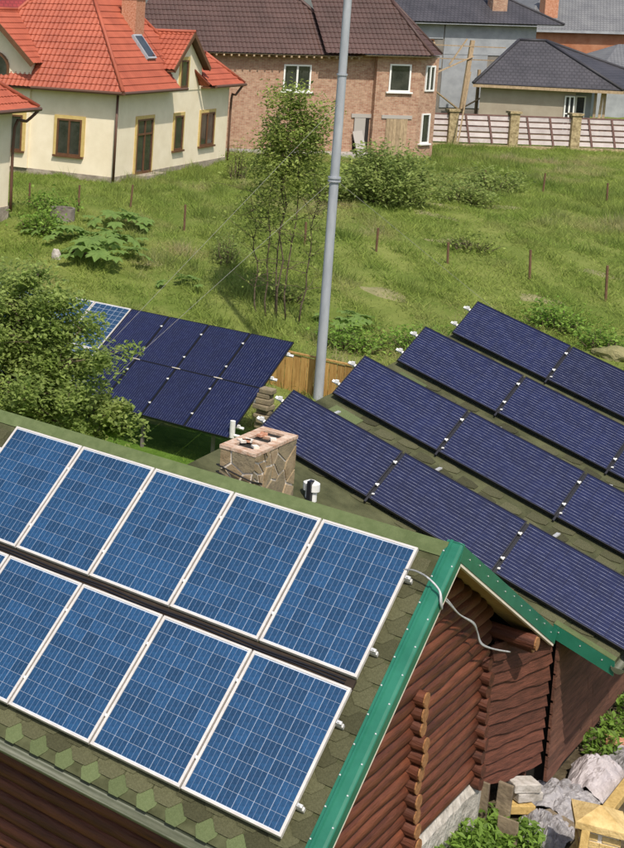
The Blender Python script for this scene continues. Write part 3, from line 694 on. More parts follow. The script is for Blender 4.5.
for i, (x, y, a) in enumerate(((.62, 6.0, .4), (.80, 6.25, 1.3), (.66, 6.7, 2.2))):
    o = MB().box((x, y, -4.12), (.26, .13, .09), Matrix.Rotation(a, 3, 'Z')).build('brick', 'brick_red', None, bevel=.006)
    tag(o, ['orange brick lying nearest the plastic sheeting', 'orange brick lying by the yellow beam', 'orange brick lying by the annex wall'][i], 'brick', 'loose bricks by the annex')
mat('grey_plastic', (.17, .16, .16), (.34, .32, .325), scale=3, rough=.5, spec=.35, bump=.02, bscale=9, detail=3)
mat('sack', (.33, .29, .29), (.52, .47, .47), scale=4, rough=.6, bump=.015, bscale=14)
def crumple(name, c, sx, sy, hgt, seed, lab, mt, cat, amp=.12, dome=True):
    n = 34; v = []; f = []
    for j in range(n):
        for i in range(n):
            a, b = i / (n - 1) * 2 - 1, j / (n - 1) * 2 - 1
            rr = 1 + .22 * MN.noise(V((math.atan2(b, a) * 1.4, seed, 0)))
            x, y = a * sx * rr, b * sy * rr
            rad = min(1, math.hypot(a, b) / 1.2); h = hgt * (1 - rad ** 2.2) if dome else 0
            cz = abs(MN.noise(V((a * 2.3 + seed, b * 2.3, seed * 1.7)))) + .55 * abs(MN.noise(V((a * 5.1, b * 5.1 + seed, 2)))) + .28 * abs(MN.noise(V((a * 11., b * 11. + seed, 4))))
            v.append((c[0] + x, c[1] + y, c[2] + h + amp * cz * (1 - .5 * rad)))
    f = [(j * n + i, j * n + i + 1, (j + 1) * n + i + 1, (j + 1) * n + i) for j in range(n - 1) for i in range(n - 1)]
    o = MB().add(v, f).build(name, mt, None); s_ = o.modifiers.new('s', 'SOLIDIFY'); s_.thickness = .006
    tag(o, lab, cat, 'plastic sheets and sacks in the yard'); return o
crumple('plastic_sheet', (.56, 3.95, -4.17), .34, .42, .10, 3, 'crumpled grey plastic sheet lying below the plank screen', 'grey_plastic', 'plastic sheet', .16)
crumple('plastic_sheet', (.62, 3.05, -4.17), .28, .40, .08, 9, 'crumpled grey plastic sheet among the weeds left of the pillar', 'grey_plastic', 'plastic sheet', .18)
crumple('sack', (.72, 4.75, -4.17), .27, .48, .28, 5, 'pale grey full sack lying beside the yellow beam', 'sack', 'sack', .10)
crumple('plastic_sheet', (.98, 5.5, -4.17), .3, .45, .10, 14, 'dark grey plastic sheet behind the pale sack', 'grey_plastic', 'plastic sheet', .14)

# ================================================================== VEGETATION
def foliage_mat(name, c1, c2, tr=.35, sc=1.2, isl=.35):
    return mat(name, c1, c2, scale=sc, rough=.55, spec=.25, rnd_isl=isl, transl=tr)
foliage_mat('leaf_tree', (.24, .33, .075), (.36, .43, .13), tr=.62)
foliage_mat('leaf_young', (.23, .30, .07), (.33, .38, .10), tr=.55)
foliage_mat('leaf_shrub', (.22, .29, .08), (.31, .37, .11), tr=.55)
foliage_mat('leaf_weed', (.15, .27, .04), (.25, .37, .07), tr=.5)
foliage_mat('leaf_big', (.20, .32, .08), (.28, .39, .11), isl=.2, tr=.5)
mat('bark', (.07, .05, .032), (.14, .105, .07), scale=8, rough=.95, bump=.01, bscale=30)
def limb(m, p, q_, r0, r1, wob=.12, n=5):
    p, q_ = V(p), V(q_); L = (q_ - p).length
    pts = [p.lerp(q_, i / n) + V((rnd.uniform(-1, 1), rnd.uniform(-1, 1), rnd.uniform(-.4, .4))) * wob * L * .25 * (0 < i < n) + V((0, 0, .08 * L * math.sin(math.pi * i / n))) for i in range(n + 1)]
    m.tube(pts, [r0 + (r1 - r0) * i / n for i in range(n + 1)], 7); return pts
def tree(name, label, base, tips, lf, nper, crad, size, tr=.1, group=None, trunk_h=1.2, stems=1, lfmat='leaf_tree', cat='tree'):
    base = V(base); t = thing(name, label, cat, base, 0, group); m = MB(); cen = []
    fork = base + V((rnd.uniform(-.1, .1), rnd.uniform(-.1, .1), trunk_h)); limb(m, base - V((0, 0, .2)), fork, tr, tr * .75, .06)
    for tip, rad in tips:
        tip = V(tip); pts = limb(m, fork, tip, tr * .5, .008, .35, 6)
        for k in range(3, 7):
            p = pts[k]
            for _ in range(2):
                q_ = p + V((rnd.gauss(0, 1), rnd.gauss(0, 1), rnd.gauss(0, .7))) * rad * .55
                limb(m, p, q_, .010, .003, .2, 3); cen.append((q_, rad * rnd.uniform(.35, .7))); 
        cen.append((tip, rad))
    m.build('trunk', 'bark', t, smooth=True)
    P_ = []
    for c, rad in cen:
        n = int(nper * rnd.uniform(.6, 1.4)); q_ = nrs.normal(size=(n, 3)); q_ /= np.linalg.norm(q_, axis=1)[:, None]; q_ *= (nrs.uniform(.05, 1, n) ** .5)[:, None] * rad * crad
        q_[:, 2] *= .72; P_.append(np.array(c) + q_)
    leaves('crown', np.concatenate(P_), size, lfmat, t, up=1.1)
    return t
# leafy tree in front of the ground array
tips = []
def tp(px_x, z, y, rad): tips.append(((px_x, y, z), rad))
for (x, y, z, rad) in ((-10.6, 7.6, .15, .55), (-9.9, 7.4, .30, .5), (-11.2, 8.0, -.2, .7), (-9.3, 7.2, -.05, .5), (-8.75, 7.2, -.55, .5), (-8.35, 7.2, -1.0, .55), (-9.6, 6.8, -.9, .7), (-10.6, 6.6, -.8, .8), (-11.6, 7.2, -.9, .9),
                      (-8.55, 6.9, -1.55, .55), (-8.0, 7.2, -2.02, .5), (-7.75, 7.4, -2.25, .42), (-9.1, 6.6, -1.75, .7), (-10.0, 6.2, -1.7, .8), (-11.0, 6.2, -1.8, .8), (-8.5, 6.7, -2.35, .55), (-9.3, 6.2, -2.5, .6), (-10.4, 5.9, -2.5, .7), (-12.3, 7.5, -1.6, .9), (-12.0, 8.3, -.4, .8), (-10.2, 8.4, -1.0, .8), (-9.2, 8.2, -1.5, .7), (-11.5, 6.8, -.1, .7), (-10.9, 7.0, -.4, .7), (-10.2, 7.0, -.3, .6), (-9.5, 7.0, -.55, .6), (-9.0, 6.9, -1.15, .6), (-11.4, 6.6, -1.4, .8), (-10.3, 6.5, -1.25, .7)):
    tp(x, z, y, rad)
tree('leafy_tree', 'dense green leafy tree in front of the left end of the ground array', (-10.2, 7.3, -4.2), tips, None, 165, 1.08, .105, tr=.13, trunk_h=1.5)
# slender young tree on the meadow
base = G(-12.85, 24.2); t = thing('young_tree', 'slender young tree with several stems and a light green crown on the meadow', 'tree', base)
m = MB(); P_ = []
for i, (dx, dy, h) in enumerate(((.0, 0, 6.7), (.25, .1, 6.0), (-.35, .05, 4.2), (-.15, .2, 5.3), (-.7, .15, 3.2), (.6, .2, 3.9))):
    p = base + V((dx, dy, -.1)); e = p + V((dx * .5 - .05, dy * .6 + .1, h)); pts = limb(m, p, e, .026, .007, .07, 9)
    for k in range(2, 10):
        for _ in range(6 if k > 5 else 3):
            w = (.72 if k > 5 else .6) * (1.15 - k / 14); q_ = pts[k] + V((rnd.gauss(0, 1) * w, rnd.gauss(0, 1) * w, rnd.gauss(.15, .3)))
            limb(m, pts[k], q_, .010, .003, .2, 3)
            n = int((115 if k > 5 and h > 5 else (13 if k > 3 else 6)) * rnd.uniform(.4, 1.5)); a = nrs.normal(size=(n, 3)) * .20; P_.append(np.array(q_) + a)
m.build('trunk', 'bark', t, smooth=True); leaves('crown', np.concatenate(P_), .12, 'leaf_young', t, up=1.0)
def shrub(c, rx, ry, h, n, label, size=.16, mt='leaf_shrub', grp='shrubs on the meadow', name='shrub'):
    c = V(c); t = thing(name, label, 'shrub', c, 0, grp); m = MB(); P_ = []
    for i in range(int(14 + rx * 14)):
        a = rnd.uniform(0, 6.28); r_ = rnd.uniform(.1, 1) ** .6; hh = h * (1 - .55 * r_ * r_) * rnd.uniform(.75, 1.1)
        q_ = c + V((math.cos(a) * r_ * rx, math.sin(a) * r_ * ry, hh)); pts = limb(m, c + V((math.cos(a) * r_ * rx * .5, math.sin(a) * r_ * ry * .5, -.05)), q_, .02, .004, .15, 5)
        for k in range(1, 6):
            nn = int(n / (14 + rx * 14) / 5 * rnd.uniform(.6, 1.5)) + 1; P_.append(np.array(pts[k]) + nrs.normal(size=(nn, 3)) * (.16 + .10 * rx * .5))
    m.build('stems', 'bark', t); leaves('foliage', np.concatenate(P_), size, mt, t, up=1.2); return t
shrub(G(-17.2, 43.0), 2.3, 1.9, 2.3, 7500, 'broad green willow shrub in front of the brick house', .17)
shrub(G(-19.2, 41.8), 1.3, 1.2, 1.2, 1800, 'lower shrub left of the broad willow shrub by the pole', .16)
shrub(G(-15.4, 46.8), 1.3, 1.1, .8, 1300, 'small shrub right of the broad willow shrub', .16)
shrub(G(-16.2, 52.3), 1.6, 1.1, 1.1, 1200, 'low shrub growing towards the slatted fence', .17)
shrub(G(-7.1, 30.2), .9, .8, .75, 900, 'low bright green bush behind the farthest dark panels', .14, 'leaf_weed')
shrub(G(-5.6, 29.2), .7, .6, .55, 500, 'small bright green bush beside the pale stone', .13, 'leaf_weed')
shrub(G(-10.3, 23.6), 1.1, .8, .55, 900, 'leafy green weeds right of the steel pole', .13, 'leaf_weed')
shrub(G(-9.0, 24.6), 1.0, .8, .6, 700, 'leafy green weeds behind the second row of dark panels', .13, 'leaf_weed')
shrub(G(-16.6, 28.2), .55, .5, 1.1, 500, 'small upright bush left of the young tree', .10, 'leaf_shrub')
shrub(G(-25.2, 45.8), .7, .6, 1.9, 420, 'thin sapling beside the right end of the cream house', .12, 'leaf_young')
shrub(G(-22.8, 26.3), 1.1, .8, .8, 700, 'leafy plants left of the large leaved clump', .16, 'leaf_weed')
shrub(G(-24.6, 29.4), 1.0, .8, .7, 600, 'leafy plants behind the concrete ring', .16, 'leaf_weed')
shrub(G(-13.6, 26.4), 1.0, .5, .45, 500, 'patch of pale weeds behind the young tree', .12, 'leaf_young')
shrub(G(-11.6, 36.8), 1.2, .6, .5, 600, 'patch of pale weeds near the thin posts', .12, 'leaf_young')
# large-leaved plants
def big_leaf():
    m = MB(); n = 13; ring = []
    for i in range(n):
        a = -2.6 + 5.2 * i / (n - 1); r_ = (.36 if i % 2 == 0 else .24) * (1.05 - .1 * abs(a)); ring.append((math.sin(a) * r_ * .95, .18 + math.cos(a) * r_, -.25 * r_ * r_ + (.03 if i % 2 else -.02)))
    m.add([(0, 0, 0), (0, .2, .03)] + ring, [(1, 2 + i, 3 + i) for i in range(n - 1)] + [(0, 1, 2), (0, 2 + n - 1, 1)])
    m.add([(-.008, -.35, -.25), (.008, -.35, -.25), (.008, .01, 0), (-.008, .01, 0)], [(0, 1, 2, 3)])
    return m.mesh('leaf')
BL = big_leaf(); BL.materials.append(MATS['leaf_big'])
for (x, y, n, sc, lab) in ((-19.2, 24.9, 30, 1.15, 'clump of large lobed leaves on the meadow, largest and nearest'), (-21.6, 29.6, 22, .95, 'clump of large lobed leaves behind the largest clump'), (-22.0, 26.2, 20, .9, 'clump of large lobed leaves left of the largest clump'), (-20.4, 27.0, 20, .9, 'clump of large lobed leaves between the other clumps'), (-16.1, 24.6, 12, .6, 'small clump of lobed leaves left of the young tree stems'), (-11.2, 25.3, 16, .7, 'clump of lobed leaves right of the young tree stems')):
    p = G(x, y); t = thing('big_leaf_plant', lab, 'plant', p, 0, 'large leaved plants on the meadow', world=False)
    for i in range(n):
        a = rnd.uniform(0, 6.28); r_ = rnd.uniform(.1, .95) * sc; h = (.75 - .45 * r_ / sc) * sc * rnd.uniform(.8, 1.1)
        o = link('leaf', BL, None, t, (math.cos(a) * r_ * 1.15, math.sin(a) * r_ * 1.15, h), (rnd.uniform(-.6, .1), rnd.uniform(-.25, .25), a - math.pi / 2)); s_ = sc * rnd.uniform(.8, 1.35); o.scale = (s_, s_, s_)
# weeds in the yard corner
for (x, y, h, n, lab) in ((.10, 1.55, .40, 170, 'broad leaved green weeds against the concrete plinth'), (.12, 1.95, .42, 200, 'tall green weeds beside the plinth corner'), (.35, 2.05, .34, 180, 'green weeds left of the dark upright board'), (.52, 2.55, .36, 260, 'rounded green weed clump under the plank screen'), (.30, 1.55, .3, 150, 'low green weeds in the near yard corner'), (.50, 1.75, .3, 150, 'low green weeds near the pillar foot'),
                       (.55, 5.6, .35, 160, 'sunlit weeds at the foot of the annex wall, nearest'), (.55, 6.3, .35, 160, 'sunlit weeds at the foot of the annex wall, middle'), (.56, 7.1, .35, 160, 'sunlit weeds at the foot of the annex wall, farther'), (.75, 8.1, .5, 220, 'dark weeds at the far end of the annex wall'), (.08, 2.7, .3, 110, 'small weeds below the log corner'), (.06, 1.2, .42, 200, 'tall green weeds at the bottom edge beside the plinth'), (.30, 2.45, .30, 170, 'green weeds between the upright boards'), (.22, 1.75, .45, 220, 'thick green weeds in the middle of the yard corner')):
    c = V((x, y, -4.2)); t = thing('weed_clump', lab, 'weeds', c, 0, 'weeds in the yard'); a = nrs.uniform(0, 6.28, n); r_ = nrs.uniform(0, 1, n) ** .5 * .22
    P_ = np.stack([x + np.cos(a) * r_, y + np.sin(a) * r_ * 1.3, -4.2 + h * nrs.uniform(.15, 1, n) * (1.1 - r_ * 1.8)], 1)
    leaves('foliage', P_, .10, 'leaf_weed', t, up=.5, asp=.45); m = MB()
    for i in range(9): limb(m, c + V((rnd.uniform(-.1, .1), rnd.uniform(-.1, .1), -.02)), c + V((rnd.uniform(-.2, .2), rnd.uniform(-.2, .2), h * .8)), .006, .003, .1, 3)
    m.build('stems', 'leaf_weed', t)
# meadow grass: uncountable blades, one mesh
def blades(name, n, rng_d, slope, hmin, hmax, wid, mt, label, skip=None, lean=.95):
    d = np.sqrt(nrs.uniform(rng_d[0] ** 2, rng_d[1] ** 2, n)); r_ = d * nrs.uniform(slope[0], slope[1], n)
    x = CAM.x + r_ * CY - d * SY; y = CAM.y + r_ * SY + d * CY
    cl = np.sin(x * 1.1 + 2 * np.sin(y * .7)) * np.sin(y * 1.3 + 1.7 * np.sin(x * .6)) + .6 * np.sin(x * 3.1 + y * 2.3)
    keep = nrs.uniform(-1.6, 1.2, n) < cl + .55
    if skip is not None: keep &= ~skip(x, y)
    x, y, cl = x[keep], y[keep], cl[keep]; n = len(x); z = gz(x, y) - .02
    h = nrs.uniform(hmin, hmax, n) * (1 + .35 * np.clip(cl, -1, 1)); a = nrs.uniform(0, 6.28, n); w = wid * nrs.uniform(.7, 1.3, n)
    lx, ly = nrs.normal(0, lean, n) * h, nrs.normal(0, lean, n) * h
    v = np.stack([np.stack([x - np.cos(a) * w, y - np.sin(a) * w, z], 1), np.stack([x + np.cos(a) * w, y + np.sin(a) * w, z], 1), np.stack([x + lx, y + ly, z + h], 1)], 1).reshape(-1, 3)
    o = np_mesh(name, v, np.arange(3 * n).reshape(-1, 3), mt); o['label'] = label; o['category'] = 'grass'; stuff(o)
def grass_mat(name, g1, g2, dry):
    m = mat(name, g1, g2, scale=.35, rough=.7, spec=.15, rnd_isl=.35, transl=.5, detail=6)
    n, l, b = nodes(m); tc = n.new('ShaderNodeTexCoord'); t = n.new('ShaderNodeTexNoise'); t.inputs['Scale'].default_value = .23; t.inputs['Detail'].default_value = 5
    mp = n.new('ShaderNodeMapping'); mp.inputs['Location'].default_value = (3.1, 8.2, 0); l.new(tc.outputs['Object'], mp.inputs[0]); l.new(mp.outputs[0], t.inputs['Vector'])
    r = n.new('ShaderNodeValToRGB'); r.color_ramp.elements[0].position = .54; r.color_ramp.elements[1].position = .70; l.new(t.outputs['Fac'], r.inputs[0])
    src = b.inputs['Base Color'].links[0].from_socket; mx = n.new('ShaderNodeMixRGB'); l.new(r.outputs[0], mx.inputs[0]); l.new(src, mx.inputs[1]); mx.inputs[2].default_value = (*dry, 1)
    l.new(mx.outputs[0], b.inputs['Base Color'])
    for q in n:
        if q.type == 'BSDF_TRANSLUCENT': l.new(mx.outputs[0], q.inputs['Color'])
grass_mat('grass_blade', (.205, .285, .055), (.30, .355, .085), (.42, .37, .17))
def tufts(x, y): return hide(x, y) | (np.sin(x * 1.7 + 2.2 * np.sin(y * .9)) * np.sin(y * 1.9 + 1.4 * np.sin(x * 1.1)) + .5 * np.sin(x * .31 + y * .22) < .55)
def hide(x, y): return ((x > -17.6) & (x < -7.6) & (y > 9) & (y < 15.2)) | ((x > -4) & (x < 2.5) & (y < 14.4)) | (y < 14)
blades('meadow_grass', 460000, (24, 86), (.12, .72), .07, .24, .015, 'grass_blade', 'short green and straw coloured grass covering the meadow', hide)
grass_mat('tuft_blade', (.17, .235, .05), (.26, .31, .08), (.46, .40, .22))
blades('grass_tufts', 260000, (24, 86), (.12, .72), .22, .52, .013, 'tuft_blade', 'taller uneven grass tufts scattered over the meadow', tufts, .45)
grass_mat('lawn_blade', (.16, .27, .035), (.22, .33, .05), (.25, .34, .06))
blades('lawn_grass', 60000, (17, 31), (.12, .42), .03, .08, .008, 'lawn_blade', 'short mown bright green lawn beside the ground array', lambda x, y: (x < -15) | (x > -4.2) | (y < 4) | (y > 15.5), .6)

# ================================================================== HOUSES BEYOND THE MEADOW
mat('cream_render', (.74, .64, .46), (.82, .72, .54), scale=1.2, rough=.9, bump=.004, bscale=60)
mat('ochre_trim', (.50, .36, .12), (.58, .43, .17), scale=5, rough=.85)
mat('stone_plinth', (.22, .18, .14), (.40, .34, .27), scale=3, rough=.95, bump=.02, bscale=14)
mat('brown_frame', (.10, .045, .022), (.14, .065, .03), scale=8, rough=.5)
mat('white_frame', (.74, .73, .70), rough=.5)
mat('red_tile', (.27, .062, .032), (.37, .092, .048), scale=.9, rough=.6, spec=.35, detail=6)
mat('brown_tile', (.060, .034, .028), (.090, .050, .042), scale=.6, rough=.55, spec=.35)
mat('gutter_brown', (.11, .055, .035), rough=.45)
mat('window_glass', (.018, .020, .020), (.05, .05, .045), scale=1.5, rough=.06, spec=.8)
mat('bare_wood', (.28, .20, .12), (.42, .31, .19), scale=4, rough=.85, st=(3, 3, 1), rnd_obj=.2)
mat('dark_opening', (.02, .018, .016), rough=.9)
mat('insulation', (.24, .25, .26), (.33, .34, .35), scale=1, rough=.8)
mat('block_wall', (.15, .13, .11), (.22, .20, .17), scale=1.2, rough=.95, bump=.01, bscale=20)
mat('beige_render', (.30, .25, .19), (.36, .31, .24), scale=1.0, rough=.95, bump=.006, bscale=30)
mat('lintel', (.36, .33, .30), rough=.9)
def brick_mat(name, a, b, mo):
    m = mat(name, a, b, scale=4.5, rough=.95, spec=.15, detail=10, lo=.32, hi=.68); n, l, bs = nodes(m)
    tc = n.new('ShaderNodeTexCoord'); sp = n.new('ShaderNodeSeparateXYZ'); l.new(tc.outputs['Object'], sp.inputs[0])
    cb_ = n.new('ShaderNodeCombineXYZ'); l.new(math_node(n, l, 'ADD', sp.outputs['X'], sp.outputs['Y']), cb_.inputs[0]); l.new(sp.outputs['Z'], cb_.inputs[1])
    bt = n.new('ShaderNodeTexBrick'); l.new(cb_.outputs[0], bt.inputs['Vector']); bt.inputs['Scale'].default_value = 1; bt.inputs['Brick Width'].default_value = .27; bt.inputs['Row Height'].default_value = .093; bt.inputs['Mortar Size'].default_value = .010; bt.inputs['Bias'].default_value = -.1
    bt.inputs['Color1'].default_value = (.31, .14, .085, 1); bt.inputs['Color2'].default_value = (.50, .33, .22, 1); bt.inputs['Mortar'].default_value = (*mo, 1)
    mx = n.new('ShaderNodeMixRGB'); mx.inputs[0].default_value = .45; l.new(bt.outputs[0], mx.inputs[1]); l.new(bs.inputs['Base Color'].links[0].from_socket, mx.inputs[2])
    l.new(mx.outputs[0], bs.inputs['Base Color'])
    bp = n.new('ShaderNodeBump'); bp.inputs['Distance'].default_value = .02; bp.invert = True; l.new(bt.outputs['Fac'], bp.inputs['Height']); l.new(bp.outputs[0], bs.inputs['Normal'])
    return m
brick_mat('brick_wall', (.20, .095, .06), (.56, .37, .26), (.52, .43, .34))
def course_mat(name, c1, c2, row=.33, col=.3, rough=.6, dist=.03):
    m = mat(name, c1, c2, scale=.7, rough=rough); n, l, b = nodes(m)
    tc = n.new('ShaderNodeTexCoord'); bt = n.new('ShaderNodeTexBrick'); l.new(tc.outputs['UV'], bt.inputs['Vector']); bt.inputs['Scale'].default_value = 1
    bt.inputs['Brick Width'].default_value = col; bt.inputs['Row Height'].default_value = row; bt.inputs['Mortar Size'].default_value = .035
    bp = n.new('ShaderNodeBump'); bp.inputs['Distance'].default_value = dist; bp.invert = True; l.new(bt.outputs['Fac'], bp.inputs['Height']); l.new(bp.outputs[0], b.inputs['Normal'])
    mx = n.new('ShaderNodeMixRGB'); mx.blend_type = 'MULTIPLY'; l.new(math_node(n, l, 'MULTIPLY', bt.outputs['Fac'], .45), mx.inputs[0]); l.new(b.inputs['Base Color'].links[0].from_socket, mx.inputs[1]); mx.inputs[2].default_value = (.35, .35, .35, 1)
    l.new(mx.outputs[0], b.inputs['Base Color'])
course_mat('dark_tile', (.040, .038, .044), (.062, .058, .066))
course_mat('grey_tile', (.13, .13, .135), (.18, .18, .18), rough=.55)
course_mat('wine_tile', (.20, .020, .022), (.27, .03, .03))

def tile_slope(name, poly, mt, parent, wav=.24, row=.38, amp=.022, step=.035, thick=True):
    """metal tile sheet: rolls across, a step at every course; clipped to a convex roof face whose first edge is the eave"""
    poly = [V(p) for p in poly]; u = (poly[1] - poly[0]).normalized(); nn = V((0, 0, 0))
    for i in range(1, len(poly) - 1): nn += (poly[i] - poly[0]).cross(poly[i + 1] - poly[0])
    nn.normalize(); 
    if nn.z < 0: nn = -nn
    v = nn.cross(u); 
    if v.z < 0: v = -v
    L = [((p - poly[0]).dot(u), (p - poly[0]).dot(v)) for p in poly]
    u0, u1 = min(a for a, b in L), max(a for a, b in L); v1 = max(b for a, b in L)
    us = np.arange(u0 - .05, u1 + .1, wav / 4); nr = int(v1 / row) + 2; vs = []; off = []
    for k in range(nr): vs += [k * row - .02, (k + 1) * row - .021]; off += [step, 0.0]
    U, VV = np.meshgrid(us, np.array(vs)); O = np.array(off)[:, None] + amp * np.cos(U / wav * 2 * math.pi)
    pts = np.array(poly[0])[None, None] + U[..., None] * np.array(u) + VV[..., None] * np.array(v) + O[..., None] * np.array(nn)
    a, b = U.shape; idx = np.arange(a * b).reshape(a, b); q = np.stack([idx[:-1, :-1], idx[:-1, 1:], idx[1:, 1:], idx[1:, :-1]], -1).reshape(-1, 4)
    me = bpy.data.meshes.new(name); me.from_pydata(pts.reshape(-1, 3).tolist(), [], q.tolist())
    bm = bmesh.new(); bm.from_mesh(me); cen = sum(poly, V((0, 0, 0))) / len(poly)
    for i in range(len(poly)):
        A, B = poly[i], poly[(i + 1) % len(poly)]; e = (B - A).normalized(); pn = e.cross(nn)
        if pn.dot(cen - A) > 0: pn = -pn
        bmesh.ops.bisect_plane(bm, geom=bm.verts[:] + bm.edges[:] + bm.faces[:], plane_co=A + pn * (.03 if i == 0 else 0), plane_no=pn, clear_outer=True)
    bmesh.ops.recalc_face_normals(bm, faces=bm.faces); bm.to_mesh(me); bm.free()
    return link(name, me, mt, parent)
def flat_slope(name, poly, mt, parent, th=.09):
    poly = [V(p) for p in poly]; nn = (poly[1] - poly[0]).cross(poly[2] - poly[0]).normalized()
    if nn.z < 0: nn = -nn; poly = [poly[0]] + poly[:0:-1]; 
    u = (poly[1] - poly[0]).normalized()
    if abs(u.z) > .05: u = V((u.x, u.y, 0)).normalized()
    u = nn.cross(nn.cross(V((0, 0, 1)))).cross(nn).normalized(); v = nn.cross(u)
    m = MB().prism([p - nn * th for p in poly], nn * th); o = m.build(name, mt, parent); me = o.data; uv = me.uv_layers.new(name='uv')
    for lp in me.loops:
        p = me.vertices[lp.vertex_index].co; uv.data[lp.index].uv = (p.dot(u), p.dot(v))
    return o
def window(parent, org, ux, w, h, fm='brown_frame', surround=None, mull=1, trans=0, sill=True, name='window', pane='window_glass', out=None):
    """org = lower left corner on the wall, ux = to the right along the wall; out = outward"""
    org, ux = V(org), V(ux).normalized(); out = V(out) if out else ux.cross(V((0, 0, 1))); uz = V((0, 0, 1))
    def bx(m, a0, a1, b0, b1, o0, o1):
        q = lambda a, b, o: org + ux * a + uz * b + out * o
        return m.hexa([q(a0, b0, o0), q(a1, b0, o0), q(a1, b0, o1), q(a0, b0, o1)], [q(a0, b1, o0), q(a1, b1, o0), q(a1, b1, o1), q(a0, b1, o1)])
    m = MB(); t = .085
    bx(m, 0, w, 0, t, 0, .07); bx(m, 0, w, h - t, h, 0, .07); bx(m, 0, t, t, h - t, 0, .07); bx(m, w - t, w, t, h - t, 0, .07)
    for k in range(mull): x = w * (k + 1) / (mull + 1); bx(m, x - t * .55, x + t * .55, t, h - t, 0, .068)
    if trans: bx(m, t, w - t, h * trans - t / 2, h * trans + t / 2, 0, .066)
    f = m.build(name, fm, parent)
    m = MB(); bx(m, t * .9, w - t * .9, t * .9, h - t * .9, .004, .025); m.build('pane', pane, f)
    if surround:
        m = MB(); s_ = .16; bx(m, -s_, w + s_, h, h + s_, 0, .05); bx(m, -s_, 0, 0, h, 0, .05); bx(m, w, w + s_, 0, h, 0, .05); m.build('surround', surround, f)
    if sill:
        m = MB(); bx(m, -.14, w + .14, -.09, 0, 0, .14); m.build('sill', fm if not surround else 'brown_frame', f)
    return f
def tube_part(name, pts, r, mt, parent): return MB().tube(pts, r, 8).build(name, mt, parent, smooth=True)
ridge_r = .09
# ------------------------------------------------ cream house with red metal tile roof
th = math.atan2(.762, .649) + YAW
ho = thing('cream_house', 'cream rendered house with red tiled hip roof, dormer and brick chimney', 'house', F(16.19, 59.89, -2.3), th, world=False)
MB().prism([(0, 0, .28), (13.4, 0, .28), (13.4, 8.6, .28), (0, 8.6, .28)], (0, 0, 4.0)).build('wall', 'cream_render', ho)
MB().prism([(-.02, -.02, -.6), (13.42, -.02, -.6), (13.42, 8.62, -.6), (-.02, 8.62, -.6)], (0, 0, .88)).build('plinth', 'stone_plinth', ho)
ez, pit = 4.18, 1.28; A0, A1, B0, B1 = -.55, 9.2, -.55, 9.2
ap = V(((A0 + A1) / 2, (B0 + B1) / 2, ez + (A1 - A0) / 2 * pit))
rf = tile_slope('roof', [(A0, B0, ez), (5.75, B0, ez), (5.75, B0 + A1 - 5.75, ez + (A1 - 5.75) * pit), ap], 'red_tile', ho)
tile_slope('roof_slope', [(5.75, .4, ez + .95 * pit), (A1 - .95, .4, ez + .95 * pit), (5.75, B0 + A1 - 5.75, ez + (A1 - 5.75) * pit)], 'red_tile', rf)
tile_slope('roof_slope', [(A0, B1, ez), (A0, B0, ez), ap], 'red_tile', rf); tile_slope('roof_slope', [(A1, B0, ez), (A1, B1, ez), ap], 'red_tile', rf)
for c in ((A0, B0), (A1, B0), (A0, B1)): tube_part('hip_cap', [V((c[0], c[1], ez + .05)), ap + V((0, 0, .05))], ridge_r, 'red_tile', rf)
MB().prism([(A0 + .05, B0 + .05, ez - .13), (5.75, B0 + .05, ez - .13), (5.75, B1, ez - .13), (A0 + .05, B1, ez - .13)], (0, 0, .08)).build('eave_soffit', 'brown_frame', ho)
MB().prism([(9.5, B0 + .05, ez - .13), (13.9, B0 + .05, ez - .13), (13.9, 5, ez - .13), (9.5, 5, ez - .13)], (0, 0, .08)).build('eave_soffit', 'brown_frame', ho)
# right wing roof
W0, W1 = 9.0, 14.0; wz = ez; wap = (V((9.0, 1.0, wz + 1.55 * 1.0)), V((12.3, 1.0, wz + 1.55)))
tile_slope('wing_roof', [(9.5, B0, wz + .02), (W1, B0, wz + .02), wap[1], (9.5, 1.0, wz + 1.57)], 'red_tile', ho)
tile_slope('wing_roof', [(W1, B0, wz), (W1, 6.0, wz), (12.3, 5.0, wz + 1.55), wap[1]], 'red_tile', ho)
tube_part('hip_cap', [V((W1, B0, wz + .05)), wap[1] + V((0, 0, .05))], ridge_r, 'red_tile', ho); tube_part('ridge_cap', [V((9.5, 1, wz + 1.62)), wap[1] + V((0, 0, .06))], ridge_r, 'red_tile', ho)
